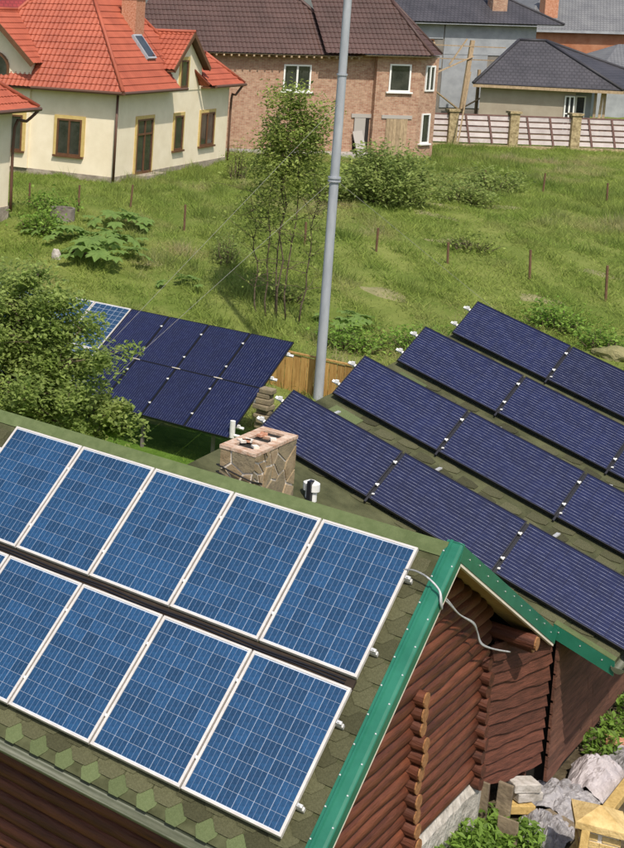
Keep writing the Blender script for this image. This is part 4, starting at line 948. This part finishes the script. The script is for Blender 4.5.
# dormer on the long front
dx, dz, hw = 7.55, 6.85, 2.2
m = MB(); m.prism([(dx - 1.8, -.03, 4.0), (dx + 1.95, -.03, 4.0), (dx + 1.95, -.03, 5.1), (dx, -.03, dz - .2), (dx - 1.8, -.03, 5.2)], (0, 3.0, 0)); m.build('dormer_wall', 'cream_render', ho)
dzE = dz - hw * .8
tile_slope('dormer_roof', [(dx - hw, 3.6, dzE), (dx - hw, -.35, dzE), (dx, -.35, dz), (dx, 3.6, dz)], 'red_tile', ho)
tile_slope('dormer_roof', [(dx + hw, -.35, dzE), (dx + hw, 3.6, dzE), (dx, 3.6, dz), (dx, -.35, dz)], 'red_tile', ho)
tube_part('ridge_cap', [V((dx, -.38, dz + .05)), V((dx, 3.8, dz + .05))], ridge_r, 'red_tile', ho)
for s_ in (-1, 1): MB().bar((dx, -.36, dz - .09), (dx + s_ * hw, -.36, dzE - .09), .05, .2).build('barge_board', 'brown_frame', ho); MB().hexa([(dx, -.33, dz - .14), (dx + s_ * hw, -.33, dzE - .14), (dx + s_ * hw, .0, dzE - .14), (dx, 0, dz - .14)], [(dx, -.33, dz - .06), (dx + s_ * hw, -.33, dzE - .06), (dx + s_ * hw, 0, dzE - .06), (dx, 0, dz - .06)]).build('dormer_soffit', 'brown_frame', ho)
window(ho, (6.85, -.03, 4.15), (1, 0, 0), .85, 1.35, 'brown_frame', 'ochre_trim', 0, sill=False)
window(ho, (2.3, 0, .25), (1, 0, 0), 1.7, 2.55, 'brown_frame', 'ochre_trim', 1, .72, name='door')
window(ho, (6.55, 0, 1.07), (1, 0, 0), 1.0, 1.7, 'brown_frame', 'ochre_trim', 0)
window(ho, (9.75, 0, 1.07), (1, 0, 0), 1.75, 1.7, 'brown_frame', 'ochre_trim', 1)
MB().box((3.2, -.35, .12), (2.2, .7, .22)).build('door_step', 'stone_plinth', ho)
window(ho, (0, 2.85, 1.07), (0, -1, 0), 1.25, 1.7, 'brown_frame', 'ochre_trim', 1)
window(ho, (-.12, 5.5, 1.07), (0, -1, 0), .9, 1.7, 'brown_frame', 'ochre_trim', 0)
# gabled bay on the left front with the arched window
gy, gz_, gh = 6.5, 7.7, 2.55
MB().prism([(-.12, gy + 2.2, .28), (-.12, gy - 2.2, .28), (-.12, gy - 2.2, 5.45), (-.12, gy, gz_ - .25), (-.12, gy + 2.2, 5.45)], (3, 0, 0)).build('bay_wall', 'cream_render', ho)
ge_ = gz_ - gh * .95
tile_slope('bay_roof', [(-.7, gy - gh, ge_), (3.6, gy - gh, ge_), (3.6, gy, gz_), (-.7, gy, gz_)], 'red_tile', ho); tile_slope('bay_roof', [(3.6, gy + gh, ge_), (-.7, gy + gh, ge_), (-.7, gy, gz_), (3.6, gy, gz_)], 'red_tile', ho)
tube_part('ridge_cap', [V((-.72, gy, gz_ + .05)), V((3.6, gy, gz_ + .05))], ridge_r, 'red_tile', ho)
for s_ in (-1, 1): MB().bar((-.7, gy, gz_ - .09), (-.7, gy + s_ * gh, ge_ - .09), .05, .22).build('barge_board', 'brown_frame', ho)
aw = [(-.16, gy - .2 + math.cos(a) * .85, 4.95 + math.sin(a) * .8) for a in np.linspace(0, math.pi, 13)]; aw = [(-.16, gy + .65, 3.75)] + aw + [(-.16, gy - 1.05, 3.75)]
f = MB().prism(aw, (-.05, 0, 0)).build('arched_window', 'brown_frame', ho)
MB().prism([(-.215, gy - .2 + (p[1] - gy + .2) * .86, 3.85 + (p[2] - 3.75) * .88) for p in aw], (-.01, 0, 0)).build('pane', 'window_glass', f)
tube_part('downpipe', [V((-.12, -.12, ez - .1)), V((-.12, -.12, .1))], .06, 'gutter_brown', ho)
tube_part('downpipe', smooth_pts([V((13.9, -.5, ez - .1)), V((13.5, -.3, ez - .6)), V((13.45, -.12, ez - .8)), V((13.45, -.12, .1))], 3), .06, 'gutter_brown', ho)
MB().tube([(A0, B0 - .06, ez - .04), (6.4, B0 - .06, ez - .04)], .08, 8).build('gutter', 'gutter_brown', ho); MB().tube([(A0 - .06, B0, ez - .04), (A0 - .06, 4, ez - .04)], .08, 8).build('gutter', 'gutter_brown', ho); MB().tube([(10, B0 - .06, ez - .04), (14.05, B0 - .06, ez - .04)], .08, 8).build('gutter', 'gutter_brown', ho)
cp = V((5.0, 1.75, 0)); c_ = MB().box((cp.x, cp.y, 7.35), (1.0, .75, 2.3)).build('chimney', 'brick_red', ho); MB().box((cp.x, cp.y, 8.53), (1.15, .9, .14)).build('chimney_cap', 'stone_plinth', c_)
# roof window
su = V((1, 0, 0)); sv = V((0, 1, pit)).normalized(); sn = su.cross(sv); so_ = V((4.0, B0, ez)) + sv * 1.7
m = MB(); m.hexa([so_ + sn * .03, so_ + su * .95 + sn * .03, so_ + su * .95 + sv * 1.4 + sn * .03, so_ + sv * 1.4 + sn * .03], [so_ + sn * .16, so_ + su * .95 + sn * .16, so_ + su * .95 + sv * 1.4 + sn * .16, so_ + sv * 1.4 + sn * .16]); f = m.build('roof_window', 'galv', rf)
q0 = so_ + su * .1 + sv * .1 + sn * .165; MB().hexa([q0, q0 + su * .75, q0 + su * .75 + sv * 1.2, q0 + sv * 1.2], [p + sn * .01 for p in (q0, q0 + su * .75, q0 + su * .75 + sv * 1.2, q0 + sv * 1.2)]).build('pane', 'window_glass', rf)
# ------------------------------------------------ neighbouring cream outbuilding at the left edge
go = thing('cream_garage', 'corner of a cream outbuilding with red tiled roof at the left edge', 'garage', F(9.62, 50.0, -2.3), th, world=False)
MB().prism([(-9, 0, .3), (0, 0, .3), (0, 6.5, .3), (-9, 6.5, .3)], (0, 0, 3.75)).build('wall', 'cream_render', go); MB().prism([(-9.02, -.03, -.5), (.03, -.03, -.5), (.03, 6.52, -.5), (-9.02, 6.52, -.5)], (0, 0, .81)).build('plinth', 'stone_plinth', go)
e0 = 4.05; gr = tile_slope('roof', [(-9.7, -.7, e0), (.75, -.7, e0), (-2.7, 3.2, e0 + 2.9), (-9.7, 3.2, e0 + 2.9)], 'red_tile', go); tile_slope('roof_slope', [(.75, -.7, e0), (.75, 7.2, e0), (-2.7, 3.3, e0 + 2.9), (-2.7, 3.2, e0 + 2.9)], 'red_tile', gr)
tube_part('hip_cap', [V((.75, -.7, e0 + .05)), V((-2.7, 3.2, e0 + 2.95))], ridge_r, 'red_tile', gr)
MB().prism([(-9.6, -.62, e0 - .12), (.68, -.62, e0 - .12), (.68, 7, e0 - .12), (-9.6, 7, e0 - .12)], (0, 0, .07)).build('eave_soffit', 'brown_frame', go)
MB().tube([(-9.7, -.76, e0 - .03), (.78, -.76, e0 - .03)], .08, 8).build('gutter', 'gutter_brown', go); tube_part('downpipe', smooth_pts([V((.7, -.7, e0 - .1)), V((.4, -.4, e0 - .5)), V((.05, -.1, e0 - .75)), V((.05, -.1, .1))], 3), .06, 'gutter_brown', go)

# ------------------------------------------------ unfinished brick house
bo = thing('brick_house', 'unfinished two storey brick house with brown metal tile roof', 'house', F(24.0, 75.0, -2.3), YAW, world=False)
MB().prism([(-3, 0, -.3), (10.75, 0, -.3), (10.75, 9, -.3), (-3, 9, -.3)], (0, 0, 6.0)).build('wall', 'brick_wall', bo)
MB().prism([(10.7, -.35, -.3), (13.15, -.35, -.3), (14.5, .35, -.3), (14.5, 8, -.3), (10.7, 8, -.3)], (0, 0, 6.0)).build('bay_wall', 'brick_wall', bo)
MB().prism([(-3.05, -.05, -.5), (10.7, -.05, -.5), (10.7, .2, -.5), (-3.05, .2, -.5)], (0, 0, .75)).build('plinth', 'lintel', bo)
ez, pt = 5.72, 1.12; x0, x1, y0, y1 = -4.2, 9.75, -.65, 9.5; hh = (y1 - y0) / 2
rf = tile_slope('roof', [(x0, y0, ez), (x1, y0, ez), (x1 - hh, y0 + hh, ez + hh * pt), (x0 + hh, y0 + hh, ez + hh * pt)], 'brown_tile', bo)
tile_slope('roof_slope', [(x1, y0, ez), (x1, y1, ez), (x1 - hh, y0 + hh, ez + hh * pt)], 'brown_tile', rf)
tube_part('hip_cap', [V((x1, y0, ez + .05)), V((x1 - hh, y0 + hh, ez + hh * pt + .05))], ridge_r, 'brown_tile', rf)
bx1, by0, by1 = 14.95, -1.0, 4.6; bh = (by1 - by0) / 2; e2_ = ez + .12
br = tile_slope('bay_roof', [(7.5, by0, e2_), (13.4, by0, e2_), (12.1, by0 + bh, e2_ + bh * pt), (7.5, by0 + bh, e2_ + bh * pt)], 'brown_tile', bo)
tile_slope('roof_slope', [(13.4, by0, e2_), (bx1, 1.0, e2_), (12.1, by0 + bh, e2_ + bh * pt)], 'brown_tile', br); tile_slope('roof_slope', [(bx1, 1.0, e2_), (bx1, 6.6, e2_), (12.1, by0 + bh, e2_ + bh * pt)], 'brown_tile', br)
for c in ((13.4, by0), (bx1, 1.0)): tube_part('hip_cap', [V((c[0], c[1], e2_ + .05)), V((12.1, by0 + bh, e2_ + bh * pt + .05))], ridge_r, 'brown_tile', br)
tube_part('ridge_cap', [V((7.5, by0 + bh, e2_ + bh * pt + .05)), V((12.1, by0 + bh, e2_ + bh * pt + .05))], ridge_r, 'brown_tile', br)
MB().prism([(x0 + .1, y0 + .08, ez - .1), (x1, y0 + .08, ez - .1), (x1, y1, ez - .1), (x0 + .1, y1, ez - .1)], (0, 0, .05)).build('eave_soffit', 'bare_wood', bo)
MB().prism([(9.8, by0 + .1, ez), (13.3, by0 + .1, ez), (bx1 - .1, 1.0, ez), (bx1 - .1, 6, ez), (9.8, 6, ez)], (0, 0, .06)).build('eave_soffit', 'bare_wood', bo)
for i in range(34):
    x = x0 + .3 + i * .42
    if x < 9.6: MB().box((x, y0 + .33, ez - .16), (.09, .6, .10)).build('rafter_tail', 'bare_wood', bo)
window(bo, (5.6, 0, 3.6), (1, 0, 0), 1.55, 1.5, 'white_frame', None, 1)
window(bo, (11.4, -.35, 3.75), (1, 0, 0), 1.2, 1.55, 'white_frame', None, 0)
sd = V((1.35, .7, 0)).normalized(); window(bo, V((13.15, -.35, 3.8)) + sd * .42, sd, .78, 1.45, 'white_frame', None, 1, sill=False); window(bo, V((13.15, -.35, .85)) + sd * .38, sd, .7, 1.7, 'white_frame', None, 0)
MB().box((10.2, -.01, 1.15), (.85, .06, 2.15)).build('door_opening', 'dark_opening', bo); MB().box((10.35, -.02, 2.32), (1.5, .1, .22)).build('lintel', 'lintel', bo)
MB().box((10.1, -.04, 1.55), (.62, .03, 1.3)).build('door_sheet', 'lintel', bo)
MB().bar((10.15, -.55, .1), (9.95, -.12, 1.45), .55, .04, (0, -1, .3)).build('leaning_board', 'lintel', bo)
MB().box((12.0, -.37, 2.33), (1.7, .08, .2)).build('lintel', 'lintel', bo)
for i in range(6): MB().box((11.52 + i * .2, -.38, 1.18 + .02 * (i % 2)), (.19, .04, 2.1)).build('door_plank', 'bare_wood', bo)
MB().box((9.3, -.5, .0), (2.4, .9, .45)).build('concrete_step', 'lintel', bo)

# ------------------------------------------------ grey house under construction
ko = thing('grey_house', 'unfinished grey house with dark tiled roof behind the slatted fence', 'house', F(50.5, 105.0, -2.3), YAW, world=False)
MB().prism([(0, 0, -.3), (10.6, 0, -.3), (10.6, 9, -.3), (0, 9, -.3)], (0, 0, 8.1)).build('wall', 'block_wall', ko)
for (a, b, c, d_) in ((3.4, 10.55, 5.2, 7.75), (3.4, 6.9, 1.0, 5.17), (.1, 3.3, 4.1, 5.2), (.1, 3.3, 6.4, 7.75)): MB().box(((a + b) / 2, -.03, (c + d_) / 2), (b - a, .07, d_ - c)).build('insulation_panel', 'insulation', ko)
window(ko, (1.0, 0, 1.2), (1, 0, 0), 1.6, 1.6, 'brown_frame', None, 1, pane='dark_opening'); window(ko, (1.0, 0, 5.25), (1, 0, 0), 1.6, 1.1, 'brown_frame', None, 1, pane='dark_opening')
kz = 7.75; kr = flat_slope('roof', [(-6, -.9, kz), (12.2, -.9, kz), (7.2, 4.5, kz + 3.4), (-2, 4.5, kz + 3.4)], 'dark_tile', ko); flat_slope('roof_slope', [(12.2, -.9, kz), (12.2, 9.9, kz), (7.2, 4.5, kz + 3.4)], 'dark_tile', kr)
tube_part('hip_cap', [V((12.2, -.9, kz + .02)), V((7.2, 4.5, kz + 3.42))], .1, 'dark_tile', kr)
MB().prism([(-5.8, -.8, kz - .2), (12.1, -.8, kz - .2), (12.1, 9, kz - .2), (-5.8, 9, kz - .2)], (0, 0, .08)).build('eave_soffit', 'insulation', ko)
c_ = MB().box((7.9, 1.0, kz + 1.4), (1.15, .8, 1.9)).build('chimney', 'brick_wall', ko); MB().box((7.9, 1.0, kz + 2.4), (1.35, 1.0, .18)).build('chimney_cap', 'lintel', c_)
sc_ = thing('timber_scaffold', 'rough timber scaffold of poles and braces against the grey house', 'scaffold', F(50.5, 101.0, -2.3), YAW, world=False)
for (p, q, w) in (((.2, 0, 0), (.6, 0, 6.2), .14), ((3.0, 0, 0), (3.5, 0, 6.4), .30), ((3.4, .5, 0), (3.8, .5, 6.2), .18), ((4.2, 0, 0), (4.2, 0, 4.2), .2)): MB().bar(p, q, w, w * .6).build('pole', 'bare_wood', sc_)
for (p, q, w) in (((-.6, -.1, 3.6), (3.7, -.1, .5), .22), ((-.5, -.12, 3.2), (3.6, -.12, 5.2), .16), ((1.8, -.15, 4.5), (3.0, -.15, 6.5), .12), ((3.0, -.1, 1.2), (5.0, -.1, 2.4), .16)): MB().bar(p, q, w, .08).build('brace', 'bare_wood', sc_)
for z in (5.0, 6.0): MB().bar((-.4, -.05, z), (6.0, -.05, z - .1), .12, .08).build('ledger', 'bare_wood', sc_)
# ------------------------------------------------ garage with dark hip roof
gg = thing('tiled_garage', 'low beige garage with dark tiled hip roof behind the slatted fence', 'garage', F(52.2, 96.0, -2.3), YAW - .5, world=False)
MB().prism([(0, 0, -.3), (5.9, 0, -.3), (5.9, 7, -.3), (0, 7, -.3)], (0, 0, 3.65)).build('wall', 'beige_render', gg); MB().prism([(5.85, .9, -.3), (6.9, .9, -.3), (6.9, 7, -.3), (5.85, 7, -.3)], (0, 0, 3.6)).build('porch_wall', 'insulation', gg)
gz0 = 3.4; a = V((2.2, 3.2, gz0 + 3.15)); b = V((3.9, 3.2, gz0 + 3.15))
gr = flat_slope('roof', [(-.5, -.7, gz0), (8.6, -.7, gz0 - .02), b, a], 'dark_tile', gg); flat_slope('roof_slope', [(8.6, -.7, gz0), (12.5, 5.5, gz0), b], 'dark_tile', gr); flat_slope('roof_slope', [(-.5, 7.5, gz0), (-.5, -.7, gz0), a], 'dark_tile', gr); flat_slope('roof_slope', [(12.5, 5.5, gz0), (10, 8, gz0), b], 'dark_tile', gr)
for p, q in (((-.5, -.7, gz0), a), ((8.6, -.7, gz0), b), ((12.5, 5.5, gz0), b)): tube_part('hip_cap', [V(p) + V((0, 0, .03)), q + V((0, 0, .03))], .11, 'dark_tile', gr)
tube_part('ridge_cap', [a + V((0, 0, .03)), b + V((0, 0, .03))], .11, 'dark_tile', gr)
MB().bar((-.5, -.68, gz0 - .16), (8.6, -.68, gz0 - .18), .05, .2).build('fascia', 'bare_wood', gg); MB().bar((8.6, -.66, gz0 - .16), (12.4, 5.5, gz0 - .16), .05, .2).build('fascia', 'bare_wood', gg)
window(gg, (5.25, -.01, .3), (1, 0, 0), .62, 2.5, 'white_frame', None, 1, .5, sill=False, name='door')
window(gg, (5.95, .88, .3), (1, 0, 0), .62, 2.5, 'white_frame', None, 0, .5, sill=False)
for i, x in enumerate((7.1, 7.35, 7.65, 9.1)): MB().bar((x, .3, 0), (x + .15 * (i % 2), .3, 3.2), .16, .1).build('porch_post', 'bare_wood', gg)
MB().box((8.6, .2, .5), (1.4, .5, .8)).build('timber_stack', 'bare_wood', gg)
# ------------------------------------------------ houses farther back
def back_house(r, d_, w, dp, h, rise, wm, rm, label, hipl=True, hipr=True, chim=None, base=-2.3, rot=0.):
    o = thing('distant_house', label, 'house', F(r, d_, base), YAW + rot, world=False)
    MB().prism([(0, 0, -.3), (w, 0, -.3), (w, dp, -.3), (0, dp, -.3)], (0, 0, h + .3)).build('wall', wm, o)
    e = .7; y = dp / 2; l = V((y if hipl else -e, y, h + rise)); q = V((w - y if hipr else w + e, y, h + rise))
    rr = flat_slope('roof', [(-e, -e, h), (w + e, -e, h), q, l], rm, o)
    if hipr: flat_slope('roof_slope', [(w + e, -e, h), (w + e, dp + e, h), q], rm, rr)
    if hipl: flat_slope('roof_slope', [(-e, dp + e, h), (-e, -e, h), l], rm, rr)
    flat_slope('roof_slope', [(w + e, dp + e, h), (-e, dp + e, h), l, q], rm, rr)
    MB().bar((-e, -e, h - .14), (w + e, -e, h - .14), .05, .24).build('fascia', 'insulation', o)
    if chim: c = MB().box(chim[:3], chim[3:]).build('chimney', 'brick_red', o)
    return o
mat('orange_brick', (.30, .11, .05), (.42, .20, .11), scale=.8, rough=.9)
hb = back_house(71.5, 125, 17, 11, 7.3, 4.6, 'orange_brick', 'grey_tile', 'orange brick house with grey roof and chimney at the top right', chim=(2.9, 1.2, 9.6, 1.25, .9, 3.4))
window(hb, (9, 0, 4.2), (1, 0, 0), 1.6, 1.5, 'white_frame', None, 1)
back_house(72.0, 114, 14, 8, 3.6, 2.6, 'insulation', 'grey_tile', 'low outbuilding with grey hip roof behind the tiled garage')
back_house(71.5, 150, 9, 8, 7.6, 3.6, 'cream_render', 'wine_tile', 'distant house with wine red roof above the brick house roof')
back_house(12, 92, 13, 9, 7.2, 4.5, 'cream_render', 'wine_tile', 'distant house with dark red roof behind the cream house')
# ------------------------------------------------ slatted fence with stone posts
mat('fence_slat', (.48, .41, .40), (.60, .53, .52), scale=2, rough=.7, rnd_obj=.12)
mat('fence_rail', (.13, .07, .06), (.18, .10, .085), scale=5, rough=.7)
sf = thing('slatted_fence', 'pale slatted fence with yellowish stone posts along the far meadow edge', 'fence', F(41, 83, -2.3), YAW - .10, world=False)
def fence_run(o, x0, n, post=True):
    for k in range(n + 1):
        x = x0 + k * 3.62
        p = MB().box((x, 0, .95), (.52, .5, 2.5)).build('post', 'post_stone' if 'post_stone' in MATS else mat('post_stone', (.20, .15, .075), (.44, .35, .20), scale=5, rough=.95, bump=.04, bscale=9), o); MB().box((x, 0, 2.27), (.7, .66, .14)).build('post_cap', 'post_stone', p)
        if k == n: break
        MB().box((x + 1.81, 0, -.05), (3.1, .35, .5)).build('base_wall', 'post_stone', o)
        for j in range(5): MB().box((x + 1.81, -.02, .42 + j * .36), (3.08, .04, .25)).build('slat', 'fence_slat', o)
        MB().box((x + 1.81, -.02, 2.03), (3.08, .07, .09)).build('top_rail', 'fence_rail', o)
        for j in range(4): MB().box((x + 1.81, .01, .60 + j * .36), (3.08, .02, .08)).build('gap_rail', 'fence_rail', o)
        for q in (.75, 2.1): MB().bar((x + q, -.06, 2.0), (x + q + .35, -.06, .25), .11, .05, (0, 1, 0)).build('brace', 'fence_rail', o)
fence_run(sf, -1.2, 5)
sf2 = thing('slatted_fence', 'short pale slatted fence section behind the garage porch at the right edge', 'fence', F(61.5, 92, -2.3), YAW - .10, world=False); fence_run(sf2, 0, 2)
beam(F(42.9, 81.0, -2.3), F(44.1, 82.4, 2.4), .08, .06, 'long pale pole leaning over the slatted fence', 'bare_wood', 'pole', 'loose poles by the fence', 'leaning_pole')
# ------------------------------------------------ thin posts, ring, stones
mat('rust_post', (.10, .055, .03), (.16, .09, .05), scale=9, rough=.9)
for i, (x, y, h, lab) in enumerate(((-11.69, 34.55, .75, 'short rusty post right of the broad shrub'), (-9.17, 34.78, 1.0, 'rusty post above the farthest dark panels'), (-6.88, 34.6, 1.15, 'rusty post at the right edge of the meadow'), (-13.87, 33.87, .85, 'rusty post just right of the steel pole'), (-19.67, 30.9, 1.0, 'rusty post right of the large leaved plants'), (-23.67, 29.98, 1.1, 'rusty post behind the concrete ring'), (-25.99, 30.03, .9, 'rusty post near the left garage'),
        (-14.61, 54.49, .9, 'short post on the far meadow below the second fence post'), (-17.18, 54.7, .8, 'short post on the far meadow below the leftmost fence posts'), (-11.52, 52.56, .9, 'short post on the far meadow at the right'), (-23.21, 32.98, .9, 'rusty post in front of the cream house corner'), (-15.9, 32.68, .85, 'rusty post left of the steel pole'))):
    p = G(x, y); o = MB().tube([p + V((0, 0, -.2)), p + V((rnd.uniform(-.05, .05), rnd.uniform(-.05, .05), h))], .04, 7).build('meadow_post', 'rust_post'); tag(o, lab, 'post', 'thin posts across the meadow')
p = G(-23.45, 28.59); ri = thing('concrete_ring', 'round grey concrete well ring half sunk in the grass', 'well ring', p)
m = MB(); n = 26; vs = []
for r_, z in ((.46, -.2), (.46, .48), (.37, .48), (.37, -.2)): vs += [p + V((math.cos(6.2832 * i / n) * r_, math.sin(6.2832 * i / n) * r_, z)) for i in range(n)]
m.add(vs, [(k * n + i, k * n + (i + 1) % n, (k + 1) * n + (i + 1) % n, (k + 1) * n + i) for k in range(3) for i in range(n)]); m.build('ring', 'ring_concrete' if 'ring_concrete' in MATS else mat('ring_concrete', (.12, .10, .085), (.22, .19, .16), scale=4, rough=.95), ri); MB().tube([p + V((0, 0, .10)), p + V((0, 0, .12))], .365, 20).build('soil', 'dark_shade', ri)
def boulder(c, sx, sy, sz, lab, mt):
    bm = bmesh.new(); bmesh.ops.create_icosphere(bm, subdivisions=3, radius=1)
    for v in bm.verts: k_ = 1 + .3 * MN.noise(v.co * 1.4 + V(c)) + .1 * MN.noise(v.co * 4); v.co = V((v.co.x * sx, v.co.y * sy, v.co.z * sz)) * k_
    me = bpy.data.meshes.new('stone'); bm.to_mesh(me); bm.free(); o = link('field_stone', me, mt, None, c); tag(o, lab, 'stone', 'stones on the meadow')
mat('straw_earth', (.16, .155, .065), (.25, .225, .11), scale=2, rough=1, bump=.04, bscale=10)
boulder(G(-5.12, 28.76, .05), .55, .4, .25, 'pale flat stone behind the farthest dark panels at the right', 'straw_earth')
boulder(G(-20.67, 24.14, .1), .16, .14, .3, 'upright pale stone left of the large leaved clump', 'white_block')
boulder(G(-20.3, 25.0, .1), .3, .3, .22, 'brown stone beside the upright pale stone', 'bare_earth')
# bare straw-coloured earth patches
for (x, y, rx, ry, lab) in ((-15.9, 45.3, 1.7, .8, 0), (-18.4, 26.2, .8, .6, 0), (-8.6, 32.6, 1.2, .7, 0), (-12.6, 37.6, 1.3, .6, 0), (-14.9, 42.2, 1.2, .8, 0), (-11.9, 29.4, 1.2, .6, 0), (-7.4, 37.8, 1.2, .6, 0), (-14.2, 47.0, 1.6, .6, 0)):
    v = [tuple(G(x, y, .02))]; n = 22
    for k_ in (.5, 1.0):
        for i in range(n):
            a_ = 6.2832 * i / n; q = 1 + .35 * MN.noise(V((math.cos(a_) * 1.5 + x, math.sin(a_) * 1.5, y))); g_ = G(x + math.cos(a_) * rx * q * k_, y + math.sin(a_) * ry * q * k_); v.append((g_.x, g_.y, g_.z + (.015 if k_ < 1 else -.03)))
    o = MB().add(v, [(0, 1 + i, 1 + (i + 1) % n) for i in range(n)] + [(1 + i, 1 + n + i, 1 + n + (i + 1) % n, 1 + (i + 1) % n) for i in range(n)]).build('bare_ground', 'straw_earth', None, smooth=True); struct(o)
# trees beyond the houses close the view
for (r, d_, h, lab) in ((20, 130, 9, 'far tree behind the cream house'), (100, 150, 9, 'far tree beyond the right hand houses'), (84, 170, 10, 'far tree behind the grey roofed house')):
    shrub(F(r, d_, -2.3), 5, 4, h, 2600, lab, .7, 'leaf_tree', 'far trees', 'far_tree')['category'] = 'tree'
for o in bpy.data.objects:
    if '_world' in o: del o['_world']
